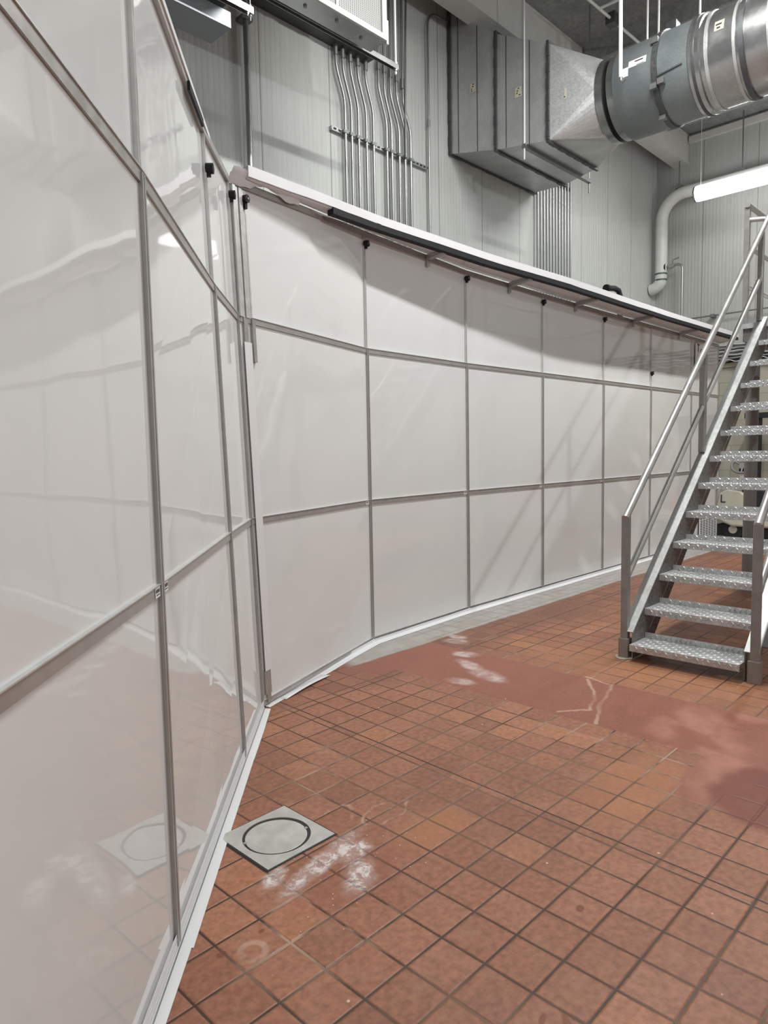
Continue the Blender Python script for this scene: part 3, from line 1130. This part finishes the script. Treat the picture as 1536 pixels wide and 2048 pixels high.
for i, c in enumerate(B):
    conduit(list(c) + [(c[-1][0] + .003, 0.0)], .0155, '%s from the left of five bent conduits right of the trough end' % ordn[i], caps=[5.31, 5.31, 5.30, 5.29, 5.25][i:i + 1])
conduit([(5.75, 6.5), (5.715, 5.6), (5.70, 4.9), (5.70, 4.5)], .011, 'thin dark conduit running straight past the bent conduit group', YC - .03, EMT_D)
m = MB()
arc = [(6.115, YC, 0.0), (6.115, YC, 6.0)] + [(6.115 + .17 * (1 - math.cos(a * PI / 16)), YC, 6.0 + .17 * math.sin(a * PI / 16)) for a in range(1, 9)] + [(6.45, YC, 6.175), (6.52, YC, 6.32)]
m.tube(arc, .013, 12)
o = m.build('conduit', EMT, None, (6.115, YC, 0.0))
tag(o, 'lone conduit that bends over at its top, left of the square duct', 'conduit')
MB().tube([(6.115, YC, 4.95), (6.115, YC, 5.03)], .017, 12).build('coupling', EMT_D, o)
num = ['first', 'second', 'third', 'fourth', 'fifth', 'sixth', 'seventh', 'eighth', 'ninth', 'tenth', 'eleventh', 'twelfth']
for i in range(12):
    x = 8.34 + i * .079
    conduit([(x, 6.4), (x, 0.0)], .0150, '%s from the left of the straight conduits below the square duct' % num[i], YC)

# strut channel carrying the bent conduits
m = MB()
m.box((4.693, YC + .0165, 4.495), (6.10, YW, 4.535))
for k in range(24):
    x = 4.72 + k * .06
    m.box((x, YC + .010, 4.508), (x + .028, YC + .016, 4.522), 1)
o = m.build('strut_channel', [EMT, PIT], None, (5.4, YC, 4.5))
tag(o, 'slotted strut channel holding the ten bent conduits on the ribbed wall', 'strut')
for i, x in enumerate([c[-1][0] for c in A] + [c[-1][0] for c in B]):
    MB().box((x - .03, YC - .018, 4.50), (x + .03, YC + .010, 4.53)).build('clamp', EMT_D, o)
for z, lab in ((5.04, 'upper strut channel behind the straight conduits, just under the square duct'), (3.72, 'lower strut channel behind the straight conduits, hidden low by the canopy')):
    o = MB().box((8.36 if z > 4 else 8.30, YC + .016, z), (9.25, YW, z + .04)).build('strut_channel', EMT_D, None, (8.7, YC, z))
    tag(o, lab, 'strut')
# pipe on the far left
o = thing('wall_pipe', 'single vertical steel pipe on the ribbed wall above the partition corner', 'pipe', (3.70, YC - .01, 2.2))
MB().tube([(3.715, YC - .01, 6.4), (3.700, YC - .01, 0.0)], .024, 14).build('pipe', EMT, o)
MB().box((3.66, YC - .04, 5.07), (3.765, YC + .055, 5.10)).build('clamp', EMT_D, o)
# wall trough (wireway)
o = thing('wireway', 'long steel trough fixed to the ribbed wall, five conduits entering its underside', 'wireway', (4.2, 5.1, 5.28))
MB().box((2.6, 5.05, 5.285), (5.20, YW, 5.44)).build('trough', GALV_D, o)
m = MB()
for k in range(7):
    x = 2.7 + k * .36
    m.box((x, 5.042, 5.276), (x + .27, 5.06, 5.288))
m.build('lip', ALU_L, o)

# ------------------------------------------------------------------ cooling units
def cooler(label, x0, x1, yf, zb, coil=True, nm='evaporator'):
    r = thing(nm, label, 'cooling unit', ((x0 + x1) / 2, yf, zb))
    m = MB()
    m.hexa([(x0, yf + .17, zb - .012), (x1, yf + .17, zb - .012), (x1, yf, zb), (x0, yf, zb), (x0, yf + .17, zb + .9), (x1, yf + .17, zb + .9), (x1, yf, zb + .9), (x0, yf, zb + .9)])
    m.build('casing', GALV_B, r)
    MB().box((x0 + .04, yf - .006, zb + .045), (x1 - .05, yf - .001, zb + .86)).build('coil', COIL, r)
    m = MB()
    m.box((x0, yf - .02, zb), (x1, yf, zb + .04)).box((x1 - .05, yf - .02, zb + .04), (x1, yf, zb + .9)).box((x0, yf - .02, zb + .86), (x1 - .05, yf, zb + .9))
    for k in range(1, 4):
        xx = x0 + (x1 - x0) * k / 4 + .06
        m.box((xx - .012, yf - .014, zb + .04), (xx + .012, yf - .001, zb + .86))
    m.build('face_frame', WSTEEL, r)
    m = MB()
    m.box((x1 + .0, yf - .015, zb - .02), (x1 + .022, yf + .012, zb + .16))
    m.build('corner_bracket', ALU_L, r)
    for k in range(8):
        m = MB()
        xx = x0 + .18 + k * (x1 - x0) / 8.3
        m.tube([(xx, yf + .06 + .03 * (k % 2), zb - .016), (xx, yf + .06 + .03 * (k % 2), zb + .0)], .014, 10)
        m.build('bolt', EMT_D, r)
    return r
cooler('finned cooling unit hung high in front of the ribbed wall, top centre left', 1.9, 4.235, 4.00, 4.648)
r = thing('drain_pan', 'shallow grey sheet-metal pan hung at the top left above the partition', 'drain pan', (2.0, 4.25, 4.30))
m = MB()
m.box((1.0, 4.20, 4.304), (2.915, 4.206, 4.407)).box((1.0, 4.206, 4.304), (2.915, 4.45, 4.310)).box((2.909, 4.206, 4.310), (2.915, 4.45, 4.407))
m.build('tray', PANG, r)
MB().box((1.0, 4.02, 4.44), (2.88, 4.40, 4.50)).build('underside', PANG, r)
for x in (1.4, 2.75):
    MB().tube([(x, 4.33, 4.310), (x, 4.33, ZC - .002)], .006, 8).build('rod', EMT_D, r)

def hung_strut(label, x0, x1, y, z, rodx, rods_top=ZC, rod_mat=WPIPE, ry=.011):
    r = thing('trapeze_strut', label, 'strut', ((x0 + x1) / 2, y, z))
    m = MB()
    m.box((x0, y - .02, z - .02), (x1, y - .016, z + .022)).box((x0, y + .016, z - .02), (x1, y + .02, z + .022)).box((x0, y - .016, z + .018), (x1, y + .016, z + .022))
    m.build('channel', EMT, r)
    for x in rodx:
        q = MB().tube([(x, y, z - .06), (x, y, rods_top)], ry, 10).build('rod', rod_mat, r)
        MB().tube([(x, y, z - .032), (x, y, z - .020)], ry * 1.9, 6).build('nut', STAIN, r)
        MB().tube([(x, y, z + .022), (x, y, z + .034)], ry * 1.9, 6).build('nut', STAIN, r)
    return r
hung_strut('slotted strut under the finned cooling unit with a bright rod at its right end', 2.0, 4.640, 4.25, 4.690, (4.622,))
hung_strut('short strut end above the grey pan at the top left', 1.2, 2.871, 3.90, 4.262, (2.857,), ry=.006, rod_mat=EMT_D)

# ------------------------------------------------------------------ square duct, transition, fan and round duct
DU = thing('square_duct', 'tapering galvanised square duct stepping down from the ribbed wall', 'duct', (7.2, 5.2, 4.8))
F1 = (6.53, 8.31, 4.795, 6.34, 5.199)
F2 = (6.526, 7.982, 4.642, 5.83, 4.537)
F3 = (6.515, 7.542, 4.534, 5.472, 3.892)
def ring(F):
    x0, x1, z0, z1, y = F
    return [Vector((x0, y, z0)), Vector((x1, y, z0)), Vector((x1, y, z1)), Vector((x0, y, z1))]
def duct_part(name, Fa, Fb):
    a, b = ring(Fa), ring(Fb)
    m = MB()
    m.add(a + b, [(i, (i + 1) % 4, 4 + (i + 1) % 4, 4 + i) for i in range(4)])
    return m.build(name, GALV, DU)
s1 = duct_part('wall_section', F1, F2)
s2 = duct_part('middle_section', F2, F3)
def flange(F, w=.035, t=.03):
    x0, x1, z0, z1, y = F
    m = MB()
    for (a, b, c, d_) in ((x0 - w * .7, x1 + w * .7, z0 - w * .7, z0 + .004), (x0 - w * .7, x1 + w * .7, z1 - .004, z1 + w * .7), (x0 - w * .7, x0 + .004, z0, z1), (x1 - .004, x1 + w * .7, z0, z1)):
        m.box((a, y - t / 2, c), (b, y + t / 2, d_))
    for k in range(6):
        zz = z0 + (z1 - z0) * (k + .5) / 6
        m.box((x0 - w * .78, y - t * .62, zz - .05), (x0 - w * .2, y + t * .62, zz + .05))
    for k in range(6):
        xx = x0 + (x1 - x0) * (k + .5) / 6
        m.box((xx - .05, y - t * .62, z0 - w * .78), (xx + .05, y + t * .62, z0 - w * .2))
    return m.build('flange', GALV_D, DU)
flange((F1[0], F1[1], F1[2], F1[3], 5.169), .03, .03)
flange(F2)
flange(F3)
# standing seams
m = MB()
def lerp_ring(Fa, Fb, t):
    return tuple(Fa[i] * (1 - t) + Fb[i] * t for i in range(5))
for (Fa, Fb, ts) in ((F1, F2, (.22, .62)), (F2, F3, (.2, .65))):
    for t in ts:
        F = lerp_ring(Fa, Fb, t)
        m.box((F[0] - .004, F[4] - .004, F[2]), (F[0], F[4] + .004, F[3]))
m.build('seam', GALV_D, DU)
# square to round transition
AX, AZ, AR = 7.03, 4.918, .385
N = 48
y1 = 3.46
circ = [Vector((AX + AR * math.cos(2 * PI * k / N - 3 * PI / 4), y1, AZ + AR * math.sin(2 * PI * k / N - 3 * PI / 4))) for k in range(N)]
sq = ring(F3)
m = MB()
q = N // 4
vs = sq + circ
fs = []
for c in range(4):
    mid = c * q
    for k in range(-q // 2, q // 2):
        fs.append((c, 4 + (mid + k) % N, 4 + (mid + k + 1) % N))
    fs.append((c, 4 + (mid + q // 2) % N, (c + 1) % 4))
m.add(vs, fs)
m.build('round_transition', GALV, DU)
def sticker(parent, x, pos, up, right, w, h, mat=STICK):
    pos, up, right = Vector(pos), Vector(up).normalized(), Vector(right).normalized()
    nn = right.cross(up)
    p = pos + nn * .004
    m = MB()
    m.add([p - right * w / 2 - up * h / 2, p + right * w / 2 - up * h / 2, p + right * w / 2 + up * h / 2, p - right * w / 2 + up * h / 2], [(0, 1, 2, 3)])
    s = m.build('sticker', mat, parent)
    k = MB()
    rnd = random.Random(int(pos.y * 100))
    for i in range(4):
        a = (rnd.random() - .6) * .6
        z = .35 - i * .22
        k.add([p + nn * .001 + right * w * a * .8 + up * h * (z - .05), p + nn * .001 + right * w * (a + .25) + up * h * (z - .05), p + nn * .001 + right * w * (a + .25) + up * h * (z + .05), p + nn * .001 + right * w * a * .8 + up * h * (z + .05)], [(0, 1, 2, 3)])
    k.build('lettering', INK, s)
    return s
for (Fa, Fb, t, zf) in ((F1, F2, .53, .50), (F2, F3, .44, .50)):
    F = lerp_ring(Fa, Fb, t)
    sticker(DU, 0, (F[0], F[4], F[2] + (F[3] - F[2]) * zf), (0, 0, 1), (0, -1, 0), .085, .10)
sticker(DU, 0, (6.562, 3.76, 4.95), (0, 0, 1), (.16, -1, 0), .085, .10)

FA = thing('inline_fan', 'grey-green inline fan drum between the square duct and the bright round duct', 'fan', (AX, 3.0, AZ - .42))
def drum(name, prof, mat, parent, n=48):
    # prof: (y, r)
    m = MB()
    vs, fs = [], []
    for (y, r) in prof:
        for k in range(n):
            a = 2 * PI * k / n
            vs.append((AX + r * math.cos(a), y, AZ + r * math.sin(a)))
    for i in range(len(prof) - 1):
        for k in range(n):
            k2 = (k + 1) % n
            fs.append((i * n + k, i * n + k2, (i + 1) * n + k2, (i + 1) * n + k))
    m.add(vs, fs, 0, True)
    o = m.build(name, mat, parent)
    o.modifiers.new('split', 'EDGE_SPLIT').split_angle = math.radians(35)
    return o
drum('inlet_collar', [(3.46, .385), (3.455, .398), (3.385, .398), (3.385, .375)], GALV_B, FA)
drum('flexible_connector', [(3.39, .375), (3.335, .375)], BLACK, FA)
drum('outlet_collar', [(3.335, .375), (3.335, .400), (3.265, .400)], GALV_B, FA)
drum('housing', [(3.265, .400), (3.265, .412), (2.86, .412), (2.86, .425), (2.835, .425), (2.835, .412), (2.56, .412)], FANG, FA)
drum('clamp_band', [(2.875, .413), (2.875, .430), (2.825, .430), (2.825, .413)], GALV_D, FA)
m = MB()
m.box((AX - .05, 2.80, AZ + .40), (AX + .05, 2.90, AZ + .52))
m.build('hanger_lug', GALV_D, FA)
def on_drum(a, y, r=.414):
    return Vector((AX + r * math.cos(a), y, AZ + r * math.sin(a)))
def drum_patch(parent, name, a0, a1, ya, yb, mat, r=.4145, n=6):
    m = MB()
    m.grid(lambda i, j: on_drum(a0 + (a1 - a0) * j, ya + (yb - ya) * i, r), 1, n)
    return m.build(name, mat, parent)
s = drum_patch(FA, 'data_plate', 2.86, 3.02, 3.10, 2.93, PAPER)
drum_patch(s, 'lettering', 2.90, 2.93, 3.04, 2.96, INK, .4155)
drum_patch(s, 'lettering', 3.00, 3.012, 3.02, 2.95, INK, .4155)
drum_patch(FA, 'data_plate', 2.98, 3.18, 3.17, 3.10, PAPER)
for a, y in ((3.6, 2.86), (3.55, 2.79), (2.6, 2.86), (4.3, 2.86)):
    p = on_drum(a, y, .43)
    MB().box(p - Vector((.025, .03, .025)), p + Vector((.025, .03, .025))).build('terminal_box', EMT_D, FA)
m = MB()
m.bar(on_drum(3.42, 2.82, .416), on_drum(3.36, 2.60, .416), .012, .012)
m.build('seam_strip', GALV_D, FA)

RD = thing('round_duct', 'bright galvanised round duct crossing the top right corner', 'duct', (AX, 1.5, AZ - .42))
drum('spiral_shell', [(2.56, .415), (2.55, .424), (2.46, .424), (2.45, .405), (1.9, .405), (.4, .405), (-.6, .405)], GALV_B, RD)
for y, w, r in ((2.51, .012, .430), (2.40, .014, .413), (2.17, .012, .413), (2.11, .020, .424), (1.90, .012, .411), (1.30, .02, .424), (.7, .012, .413), (.1, .02, .424)):
    drum('duct_band', [(y + w, .405), (y + w, r), (y - w, r), (y - w, .405)], GALV_D if r > .42 else GALV, RD)
s = drum_patch(RD, 'sticker', 2.75, 2.98, 2.33, 2.25, STICK, .4075)
drum_patch(s, 'lettering', 2.82, 2.86, 2.32, 2.27, INK, .4085)
drum_patch(s, 'lettering', 2.90, 2.94, 2.31, 2.28, INK, .4085)

# hangers for the ducts
r = thing('trapeze_hanger', 'threaded-rod trapeze hanger carrying the middle of the square duct', 'hanger', (7.2, 4.178, 4.56))
MB().box((6.50, 4.155, 4.545), (7.93, 4.20, 4.585)).build('channel', EMT_D, r)
MB().tube([(6.515, 4.178, 4.43), (6.515, 4.178, ZC)], .009, 10).build('rod', FILM, r)
MB().tube([(7.91, 4.178, 4.43), (7.91, 4.178, ZC)], .009, 10).build('rod', EMT_D, r)
r = thing('hook_pipe', 'white vertical pipe with a hooked lower end in front of the fan', 'pipe', (6.4, 3.07, 4.76))
MB().tube([(6.4, 3.085, 6.55), (6.4, 3.07, 4.80)], .018, 12).build('pipe', WPIPE, r)
MB().tube([(6.4, 3.07, 4.83), (6.4, 3.066, 4.77), (6.4, 3.05, 4.755), (6.4, 3.03, 4.775)], .015, 10).build('hook', EMT, r)
for i, (x, y, z0, lab) in enumerate(((AX, 3.10, AZ + .41, 'thin hanger rod left above the fan drum'), (AX - .02, 2.98, AZ + .41, 'hanger rod above the fan clamp band'), (AX, 2.60, AZ + .41, 'hanger rod above the joint of fan and bright duct'))):
    o = MB().tube([(x, y, z0), (x, y, ZC)], .010, 8).build('hanger_rod', WPIPE, None, (x, y, z0))
    tag(o, lab, 'rod')
# sprinkler lines under the ceiling
o = MB().tube([(7.1, 3.95, 6.3), (8.9, 3.90, 6.3)], .016, 12).build('sprinkler_pipe', WPIPE, None, (8, 3.9, 6.3))
tag(o, 'white ceiling pipe running above the square duct towards the back', 'pipe')
MB().box((7.9, 3.87, 6.24), (8.02, 3.98, 6.36)).build('fitting', GALV_D, o)
o = MB().tube([(7.66, 3.93, 6.3), (7.72, 2.6, 6.3)], .016, 12).build('sprinkler_pipe', WPIPE, None, (7.7, 3.3, 6.3))
tag(o, 'white ceiling branch pipe crossing above the fan', 'pipe')

# ------------------------------------------------------------------ services on the back wall
WP = thing('insulated_pipe', 'thick white jacketed pipe with elbows on the back wall', 'pipe', (12.0, 5.0, 4.07))
px_ = 12.0
path = [(px_, -.5, 5.56), (px_, 4.62, 5.56)]
for a in range(1, 9):
    t = a * PI / 16
    path.append((px_, 4.62 + .38 * math.sin(t), 5.56 - .38 * (1 - math.cos(t))))
path += [(px_, 5.0, 4.4)]
for a in range(1, 9):
    t = a * PI / 16
    path.append((px_ , 5.0 + .18 * (1 - math.cos(t)), 4.24 - .16 * math.sin(t)))
MB().tube(path, .095, 24).build('jacket', WPIPE, WP)
MB().tube([(px_ - .0, 5.0, 4.30), (px_, 5.0, 4.325)], .098, 24).tube([(px_, 5.0, 4.20), (px_, 5.0, 4.225)], .098, 24).build('band', GREEN, WP)
for y in (4.72, 3.75):
    MB().tube([(px_, y, 5.66), (px_, y, ZC)], .010, 8).build('hanger', EMT_D, WP)
    MB().box((px_ - .05, y - .05, 5.64), (px_ + .05, y + .05, 5.69)).build('saddle', GALV_B, WP)
VB = thing('valve_branch', 'small steel branch pipe with a lever valve beside the white jacketed pipe', 'pipe', (12.0, 4.66, 2.6))
MB().tube([(12.0, 4.93, 4.41), (12.0, 4.915, 4.41)], .07, 18).build('rosette', BLACK, VB)
MB().tube([(12.0, 4.92, 4.41), (12.0, 4.72, 4.425), (12.0, 4.66, 4.40), (12.0, 4.645, 4.34), (12.0, 4.64, 3.02)], .021, 12).build('pipe', EMT, VB)
k = MB().tube([(12.0, 4.86, 4.41), (12.0, 4.78, 4.42)], .035, 12).build('valve', STAIN, VB)
MB().tube([(12.0, 4.82, 4.44), (12.0, 4.80, 4.51), (12.0, 4.70, 4.535)], .010, 8).build('lever', EMT_D, k)
o = MB().tube([(12.13, 4.75, 3.525), (12.13, -.5, 3.525)], .012, 10).build('wall_conduit', EMT_D, None, (12.13, 2.2, 3.525))
tag(o, 'thin horizontal conduit low on the back wall behind the stair rails', 'conduit')
for y in (4.2, 3.2, 2.2):
    MB().box((12.11, y - .03, 3.50), (12.25, y + .03, 3.55)).build('standoff', EMT_D, o)
o = MB().tube([(8.82, 4.4, 3.50), (9.05, 4.4, 3.53), (9.17, 4.4, 3.52), (9.22, 4.4, 3.45), (9.22, 4.4, 0.)], .036, 14).build('black_hose', RUBBER, None, (9.2, 4.4, 0.))
tag(o, 'black elbowed hose peeking over the canopy in front of the back corner', 'hose')
MB().tube([(8.80, 4.4, 3.498), (8.86, 4.4, 3.506)], .046, 14).build('cuff', BLACK, o)

# lamp
LP = thing('tube_lamp', 'glowing white tube lamp hanging at the upper right edge', 'lamp', (11.3, 3.0, 5.24))
MB().tube([(11.3, 4.185, 5.24), (11.3, 4.155, 5.24), (11.3, 2.70, 5.24), (11.3, 2.67, 5.24)], [.085, .115, .115, .085], 28).build('diffuser', LAMP, LP)
MB().tube([(11.3, 4.20, 5.24), (11.3, 4.175, 5.24)], .118, 28).build('end_cap', GALV_B, LP)
for y in (4.12, 2.75):
    MB().tube([(11.3, y, 5.34), (11.3, y, ZC)], .004, 6).build('suspension_wire', WPIPE, LP)
o = MB().tube([(9.5, 2.55, 6.5), (9.5, 2.52, 5.7), (9.5, 2.56, 5.1), (9.5, 2.50, 4.85), (9.5, 2.53, 5.4), (9.5, 2.50, 6.5)], .008, 8).build('hanging_cable', BLACK, None, (9.5, 2.5, 4.85))
tag(o, 'dark cable loop hanging below the bright round duct', 'cable')

# corrugated sheets piled on the ledge of the block wall
for k in range(6):
    m = MB()
    zz = 2.735 + .048 * k
    amp = .020 if k == 0 else .004
    xo = 11.80 + .012 * ((k * 7) % 5)
    rnd = random.Random(k)
    ph = rnd.random() * 6
    m.grid(lambda i, j: Vector((xo + .32 * j, 4.9 - 3.8 * i, zz + amp * math.sin(i * 3.8 / .12 * 2 * PI * .5 + ph))), 160, 1)
    o = m.build('corrugated_sheet', [PAPER, STEEL, FILM][k % 3], None, (xo, 3., zz))
    o.modifiers.new('thick', 'SOLIDIFY').thickness = .008
    tag(o, ['lowest, wavy white sheet of the pile on the block wall ledge', 'second sheet from the bottom of the pile on the block wall ledge', 'third sheet from the bottom of the pile on the block wall ledge',
            'fourth sheet from the bottom of the pile on the block wall ledge', 'fifth sheet from the bottom of the pile on the block wall ledge', 'topmost sheet of the pile on the block wall ledge'][k], 'sheet', 'sheets piled on the block wall')

# ------------------------------------------------------------------ ride-on truck behind the stairs
FK = thing('forklift', 'cream and black ride-on truck with a steering wheel, seen between the stair treads', 'forklift', (11.0, 3.0, 0))
xf = 11.0
m = MB()
prof = [(3.66, .34), (3.70, .50), (3.66, .68), (3.55, .745), (3.36, .72), (3.22, .62), (3.18, .34)]
m.prism([(xf, y, z) for y, z in prof], (.6, 0, 0))
body = m.build('body', CREAM, FK, None, .02)
text_mesh('lettering', 'L', .17, INK, body, (xf - .004, 3.60, .60), (0, -1, 0), (0, 0, 1))
m = MB()
prof = [(3.70, .30), (3.72, .36), (2.55, .36), (2.50, .28), (2.9, .20), (3.45, .20)]
m.prism([(xf - .06, y, z) for y, z in prof], (.75, 0, 0))
m.build('chassis', CREAM, FK, None, .03)
MB().box((xf + .02, 2.45, .05), (xf + .6, 3.68, .22)).build('undercarriage', RUBBER, FK)
for (x, y) in ((xf + .05, 3.45), (xf + .05, 2.65), (xf + .55, 3.45), (xf + .55, 2.65)):
    m = MB()
    m.tube([(x - .05, y, .15), (x + .05, y, .15)], .15, 24)
    w = m.build('wheel', RUBBER, FK, None, .01)
    MB().tube([(x - .055, y, .15), (x + .055, y, .15)], .06, 16).build('hub', CREAM, w)
m = MB()
m.prism([(xf + .02, y, z) for y, z in ((3.30, .38), (3.33, .55), (3.22, .70), (3.02, .72), (2.92, .62), (2.92, .38))], (.40, 0, 0))
m.build('seat_shroud', ORANGE, FK, None, .02)
m = MB()
m.prism([(xf - .03, y, z) for y, z in ((3.24, .38), (3.24, .66), (3.16, .76), (3.02, .76), (3.02, .38))], (.3, 0, 0))
m.build('seat', RUBBER, FK, None, .03)
for y0 in (3.24, 2.86):
    m = MB()
    m.box((xf + .45, y0, .3), (xf + .55, y0 + .14, 1.85)).box((xf + .44, y0 + .06, .3), (xf + .45, y0 + .075, 1.85), 1)
    m.build('mast', [RUBBER, EMT_D], FK)
MB().box((xf + .40, 2.75, 1.80), (xf + .60, 3.45, 1.88)).build('overhead_bar', RUBBER, FK)
c = Vector((xf - .02, 3.33, 1.10))
ax_u, ax_v = Vector((.45, 0, .75)).normalized(), Vector((0, 1, 0))
m = MB()
pts = [c + ax_u * .12 * math.cos(a * PI / 16) + ax_v * .15 * math.sin(a * PI / 16) for a in range(33)]
m.tube(pts, .017, 10, False)
for a in (0, 2.2, 4.1):
    m.tube([c, c + ax_u * .12 * math.cos(a + PI) + ax_v * .15 * math.sin(a + PI)], .014, 8)
m.tube([c - Vector((.02, 0, 0)), c + Vector((.03, 0, -.02))], .045, 14)
m.build('steering_wheel', COLUMN, FK)
m = MB()
m.bar(c + Vector((.03, 0, -.04)), (xf + .10, 3.30, .70), .10, .07, (1, 0, 0))
k = m.build('steering_column', RUBBER, FK)
m = MB()
m.bar((xf - .02, 3.325, 1.00), (xf + .01, 3.315, .86), .075, .075, (1, 0, 0))
m.build('warning_label', PAPER, k)
m = MB()
m.tube([(xf + .05, 3.72, 1.05), (xf + .02, 3.69, .90), (xf, 3.66, .76), (xf, 3.70, .55), (xf, 3.74, .45)], .03, 12)
m.build('hose', STEEL, FK)

# ------------------------------------------------------------------ camera
H = 1.4
f_px = 1390.10
F_ = Vector((0.7143, 0.6946, -0.0859))
def cam_axes():
    pitch, roll, az = math.radians(-4.92857863), math.radians(-1.114247), math.radians(44.19194705)
    cp, sp = math.cos(pitch), math.sin(pitch)
    F0, R0, U0 = Vector((0, cp, sp)), Vector((1, 0, 0)), Vector((0, -sp, cp))
    R1 = R0 * math.cos(roll) + U0 * math.sin(roll)
    U1 = U0 * math.cos(roll) - R0 * math.sin(roll)
    Aa, Bb = Vector((math.sin(az), math.cos(az), 0)), Vector((-math.cos(az), math.sin(az), 0))
    g = lambda q: Vector((q.dot(Aa), q.dot(Bb), q.z))
    return g(R1), g(U1), g(F0)
R1, U1, F1_ = cam_axes()
cd = bpy.data.cameras.new('camera')
cam = bpy.data.objects.new('camera', cd)
COL.objects.link(cam)
M = Matrix((R1, U1, -F1_)).transposed().to_4x4()
M.translation = Vector((0, 0, H))
cam.matrix_world = M
cd.sensor_fit = 'VERTICAL'
cd.sensor_height = 36.
cd.sensor_width = 27.
cd.lens = f_px / 2048 * 36.
cd.clip_start = .02
S.camera = cam

# ------------------------------------------------------------------ light
def area(name, loc, sx, sy, power, rot=(0, 0, 0), col=(1, 1, .985)):
    l = bpy.data.lights.new(name, 'AREA')
    l.shape = 'RECTANGLE'
    l.size = sx
    l.size_y = sy
    l.energy = power
    l.color = col
    o = bpy.data.objects.new(name, l)
    COL.objects.link(o)
    o.location = loc
    o.rotation_euler = rot
    return o
area('ceiling_lamp', (4.4, 1.85, 5.95), 2.4, .14, 330)
area('ceiling_lamp', (8.4, 1.75, 5.95), 2.4, .14, 300)
def point(name, loc, power, r=.22):
    l = bpy.data.lights.new(name, 'POINT')
    l.energy = power
    l.shadow_soft_size = r
    o = bpy.data.objects.new(name, l)
    COL.objects.link(o)
    o.location = loc
point('unseen_hall_light', (.2, -2.2, 4.7), 90, .5)  # added fill to lift the upper walls, not a known fixture
point('unseen_hall_light', (2.7, -3.8, 4.0), 470, .10)
point('unseen_hall_light', (9.2, -3.2, 4.9), 110, .5)  # second added ambient fill, out of view, no fixture behind it

wd = bpy.data.worlds.new('world')
wd.use_nodes = True
bg = wd.node_tree.nodes['Background']
bg.inputs[0].default_value = (.92, .96, 1., 1)
bg.inputs[1].default_value = .27
S.world = wd

vs = S.view_settings
vs.view_transform = 'Standard'
vs.look = 'None'
vs.exposure = -.31
vs.gamma = 1.
vs.use_curve_mapping = False
